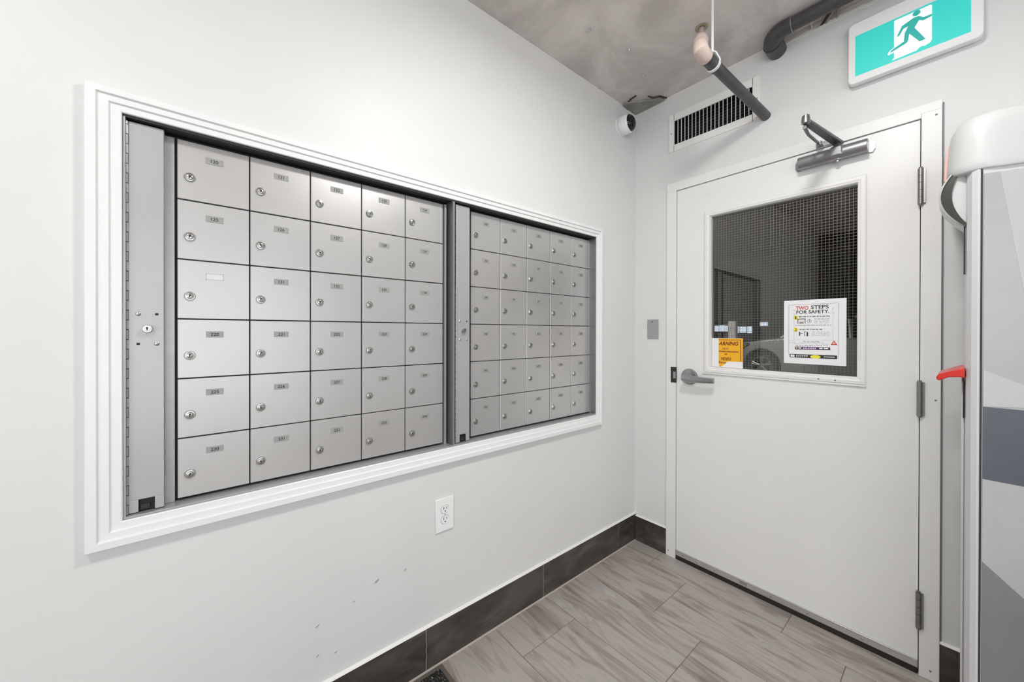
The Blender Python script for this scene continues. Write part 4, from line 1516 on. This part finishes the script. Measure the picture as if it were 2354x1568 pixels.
# blocks added to stand in for blue and red reflections in the glass
w = MB()
w.box(0.45, 1.1, 5.9, 6.19, 1.35, 1.62)
tag(w.build('blue_reflection_block', M['blue'], bevel=0.02), 'blue block standing in for a reflection beside the poster', 'stand-in')
w = MB()
w.box(0.45, 1.1, 5.9, 6.19, 1.02, 1.18)
tag(w.build('red_reflection_block', M['dred'], bevel=0.02), 'dull red block standing in for a reflection below the blue one', 'crate')

# car: nose to the left, parallel to the door wall
cx0, cyn, cwd = -3.15, 9.75, 1.82
CAR = thing('car', (cx0 + 2.2, cyn + cwd / 2, 0), 'silver car parked in the garage seen through the door window', 'car')
zf = -0.004
wf0, wf1, wr_ = cx0 + 0.92, cx0 + 3.62, 0.365


def arch(c, r, n=10):
    return [(c + r * math.cos(math.pi - math.pi * k / n), 0.37 + r * math.sin(math.pi - math.pi * k / n)) for k in range(n + 1)]


low = [(cx0 + 0.06, 0.26), (wf0 - 0.44, 0.22)] + [(x_, z_) for x_, z_ in arch(wf0, 0.44)] + [(wf0 + 0.44, 0.22), (wf1 - 0.44, 0.22)] + arch(wf1, 0.44) + \
      [(wf1 + 0.44, 0.26), (cx0 + 4.42, 0.32), (cx0 + 4.50, 0.62), (cx0 + 4.46, 1.02), (cx0 + 4.30, 1.12), (cx0 + 1.60, 1.14), (cx0 + 1.10, 1.09), (cx0 + 0.45, 0.98), (cx0 + 0.12, 0.86), (cx0 + 0.0, 0.66), (cx0 + 0.0, 0.40)]
w = MB()
w.prism(low, cyn, cyn + cwd, 'y')
w.build('car_body', M['car'], CAR, bevel=0.05, seg=3)
cab = [(cx0 + 1.35, 1.12), (cx0 + 2.15, 1.58), (cx0 + 2.6, 1.64), (cx0 + 3.6, 1.60), (cx0 + 4.38, 1.10)]
w = MB()
n = len(cab)
v = [(a, cyn + 0.10 + 0.28 * (b - 1.1), b) for a, b in cab] + [(a, cyn + cwd - 0.10 - 0.28 * (b - 1.1), b) for a, b in cab]
w.add(v, [tuple(range(n)), tuple(range(2 * n - 1, n - 1, -1))] + [(i, i + n, (i + 1) % n + n, (i + 1) % n) for i in range(n)])
w.build('cabin_glass', M['cardark'], CAR, bevel=0.03)
w = MB()
w.box(cx0 + 2.15, cx0 + 3.7, cyn + 0.24, cyn + cwd - 0.24, 1.60, 1.67)
for a, b in ((cab[0], cab[1]), (cab[4], cab[3])):
    w.tube([(a[0], cyn + 0.10, a[1]), (b[0], cyn + 0.22, b[1] + 0.02)], 0.045, 8)
w.tube([(cab[1][0], cyn + 0.22, 1.60), (cab[2][0], cyn + 0.23, 1.65), (cab[3][0], cyn + 0.22, 1.62)], 0.04, 8)
w.tube([(cx0 + 2.75, cyn + 0.10, 1.12), (cx0 + 2.70, cyn + 0.22, 1.64)], 0.04, 8)
w.build('roof', M['car'], CAR, smooth=True)
for wx in (wf0, wf1):
    for yy, sg in ((cyn + 0.02, -1), (cyn + cwd - 0.02, 1)):
        w = MB()
        w.lathe((wx, yy - sg * 0.20, 0.365 + zf), (0, sg, 0), [(0, 0.27), (0.0, 0.34), (0.02, wr_), (0.18, wr_), (0.20, 0.345), (0.205, 0.25), (0.17, 0.24)], 28)
        ty = w.build('tyre', M['tyre'], CAR, smooth=True)
        w = MB()
        w.lathe((wx, yy - sg * 0.03, 0.365 + zf), (0, sg, 0), [(0.0, 0.245), (0.035, 0.245), (0.035, 0.226), (0.0, 0.22)], 28)
        for k in range(5):
            a = 2 * math.pi * k / 5 + 0.35
            ca, sa = math.cos(a), math.sin(a)
            for off in (-0.13, 0.13):
                c2, s2 = math.cos(a + off), math.sin(a + off)
                w.tube([(wx + 0.05 * ca, yy + sg * 0.0, 0.365 + zf + 0.05 * sa), (wx + 0.228 * c2, yy - sg * 0.005, 0.365 + zf + 0.228 * s2)], [0.020, 0.024], 6)
        w.lathe((wx, yy - sg * 0.03, 0.365 + zf), (0, sg, 0), [(0, 0.07), (0.035, 0.065), (0.04, 0.03)], 14)
        w.build('rim', M['rim'], ty, smooth=True)
w = MB()
w.prism([(cx0 + 0.03, 0.80), (cx0 + 0.10, 0.70), (cx0 + 0.38, 0.74), (cx0 + 0.66, 0.93), (cx0 + 0.62, 0.97), (cx0 + 0.22, 0.88)], cyn - 0.012, cyn + 0.2, 'y')
hl = w.build('headlight', M['cardark'], CAR, bevel=0.01)
w = MB()
w.lathe((cx0 + 0.16, cyn - 0.012, 0.79), (0, -1, 0), [(0, 0.055), (0.012, 0.045), (0.016, 0.01)], 14)
w.lathe((cx0 + 0.30, cyn - 0.012, 0.67), (0, -1, 0), [(0, 0.03), (0.01, 0.02)], 10)
w.build('bulb', M['lens'], hl, smooth=True)
w = MB()
w.prism([(cx0 + 0.30, 0.80), (cx0 + 0.36, 0.76), (cx0 + 0.58, 0.92), (cx0 + 0.52, 0.925)], cyn - 0.018, cyn, 'y')
w.build('turn_signal', M['amber'], hl)
w = MB()
w.prism([(wf0 + 0.52, 0.86), (wf0 + 0.62, 0.82), (wf0 + 0.80, 0.83), (wf0 + 0.84, 0.87), (wf0 + 0.70, 0.89)], cyn - 0.008, cyn + 0.02, 'y')
w.build('fender_vent', M['cardark'], CAR)
w = MB()
w.box(wf0 + 0.95, wf0 + 0.955, cyn - 0.003, cyn + 0.01, 0.30, 1.10)
w.box(wf0 + 1.95, wf0 + 1.955, cyn - 0.003, cyn + 0.01, 0.30, 1.10)
w.build('door_seam', M['tyre'], CAR)
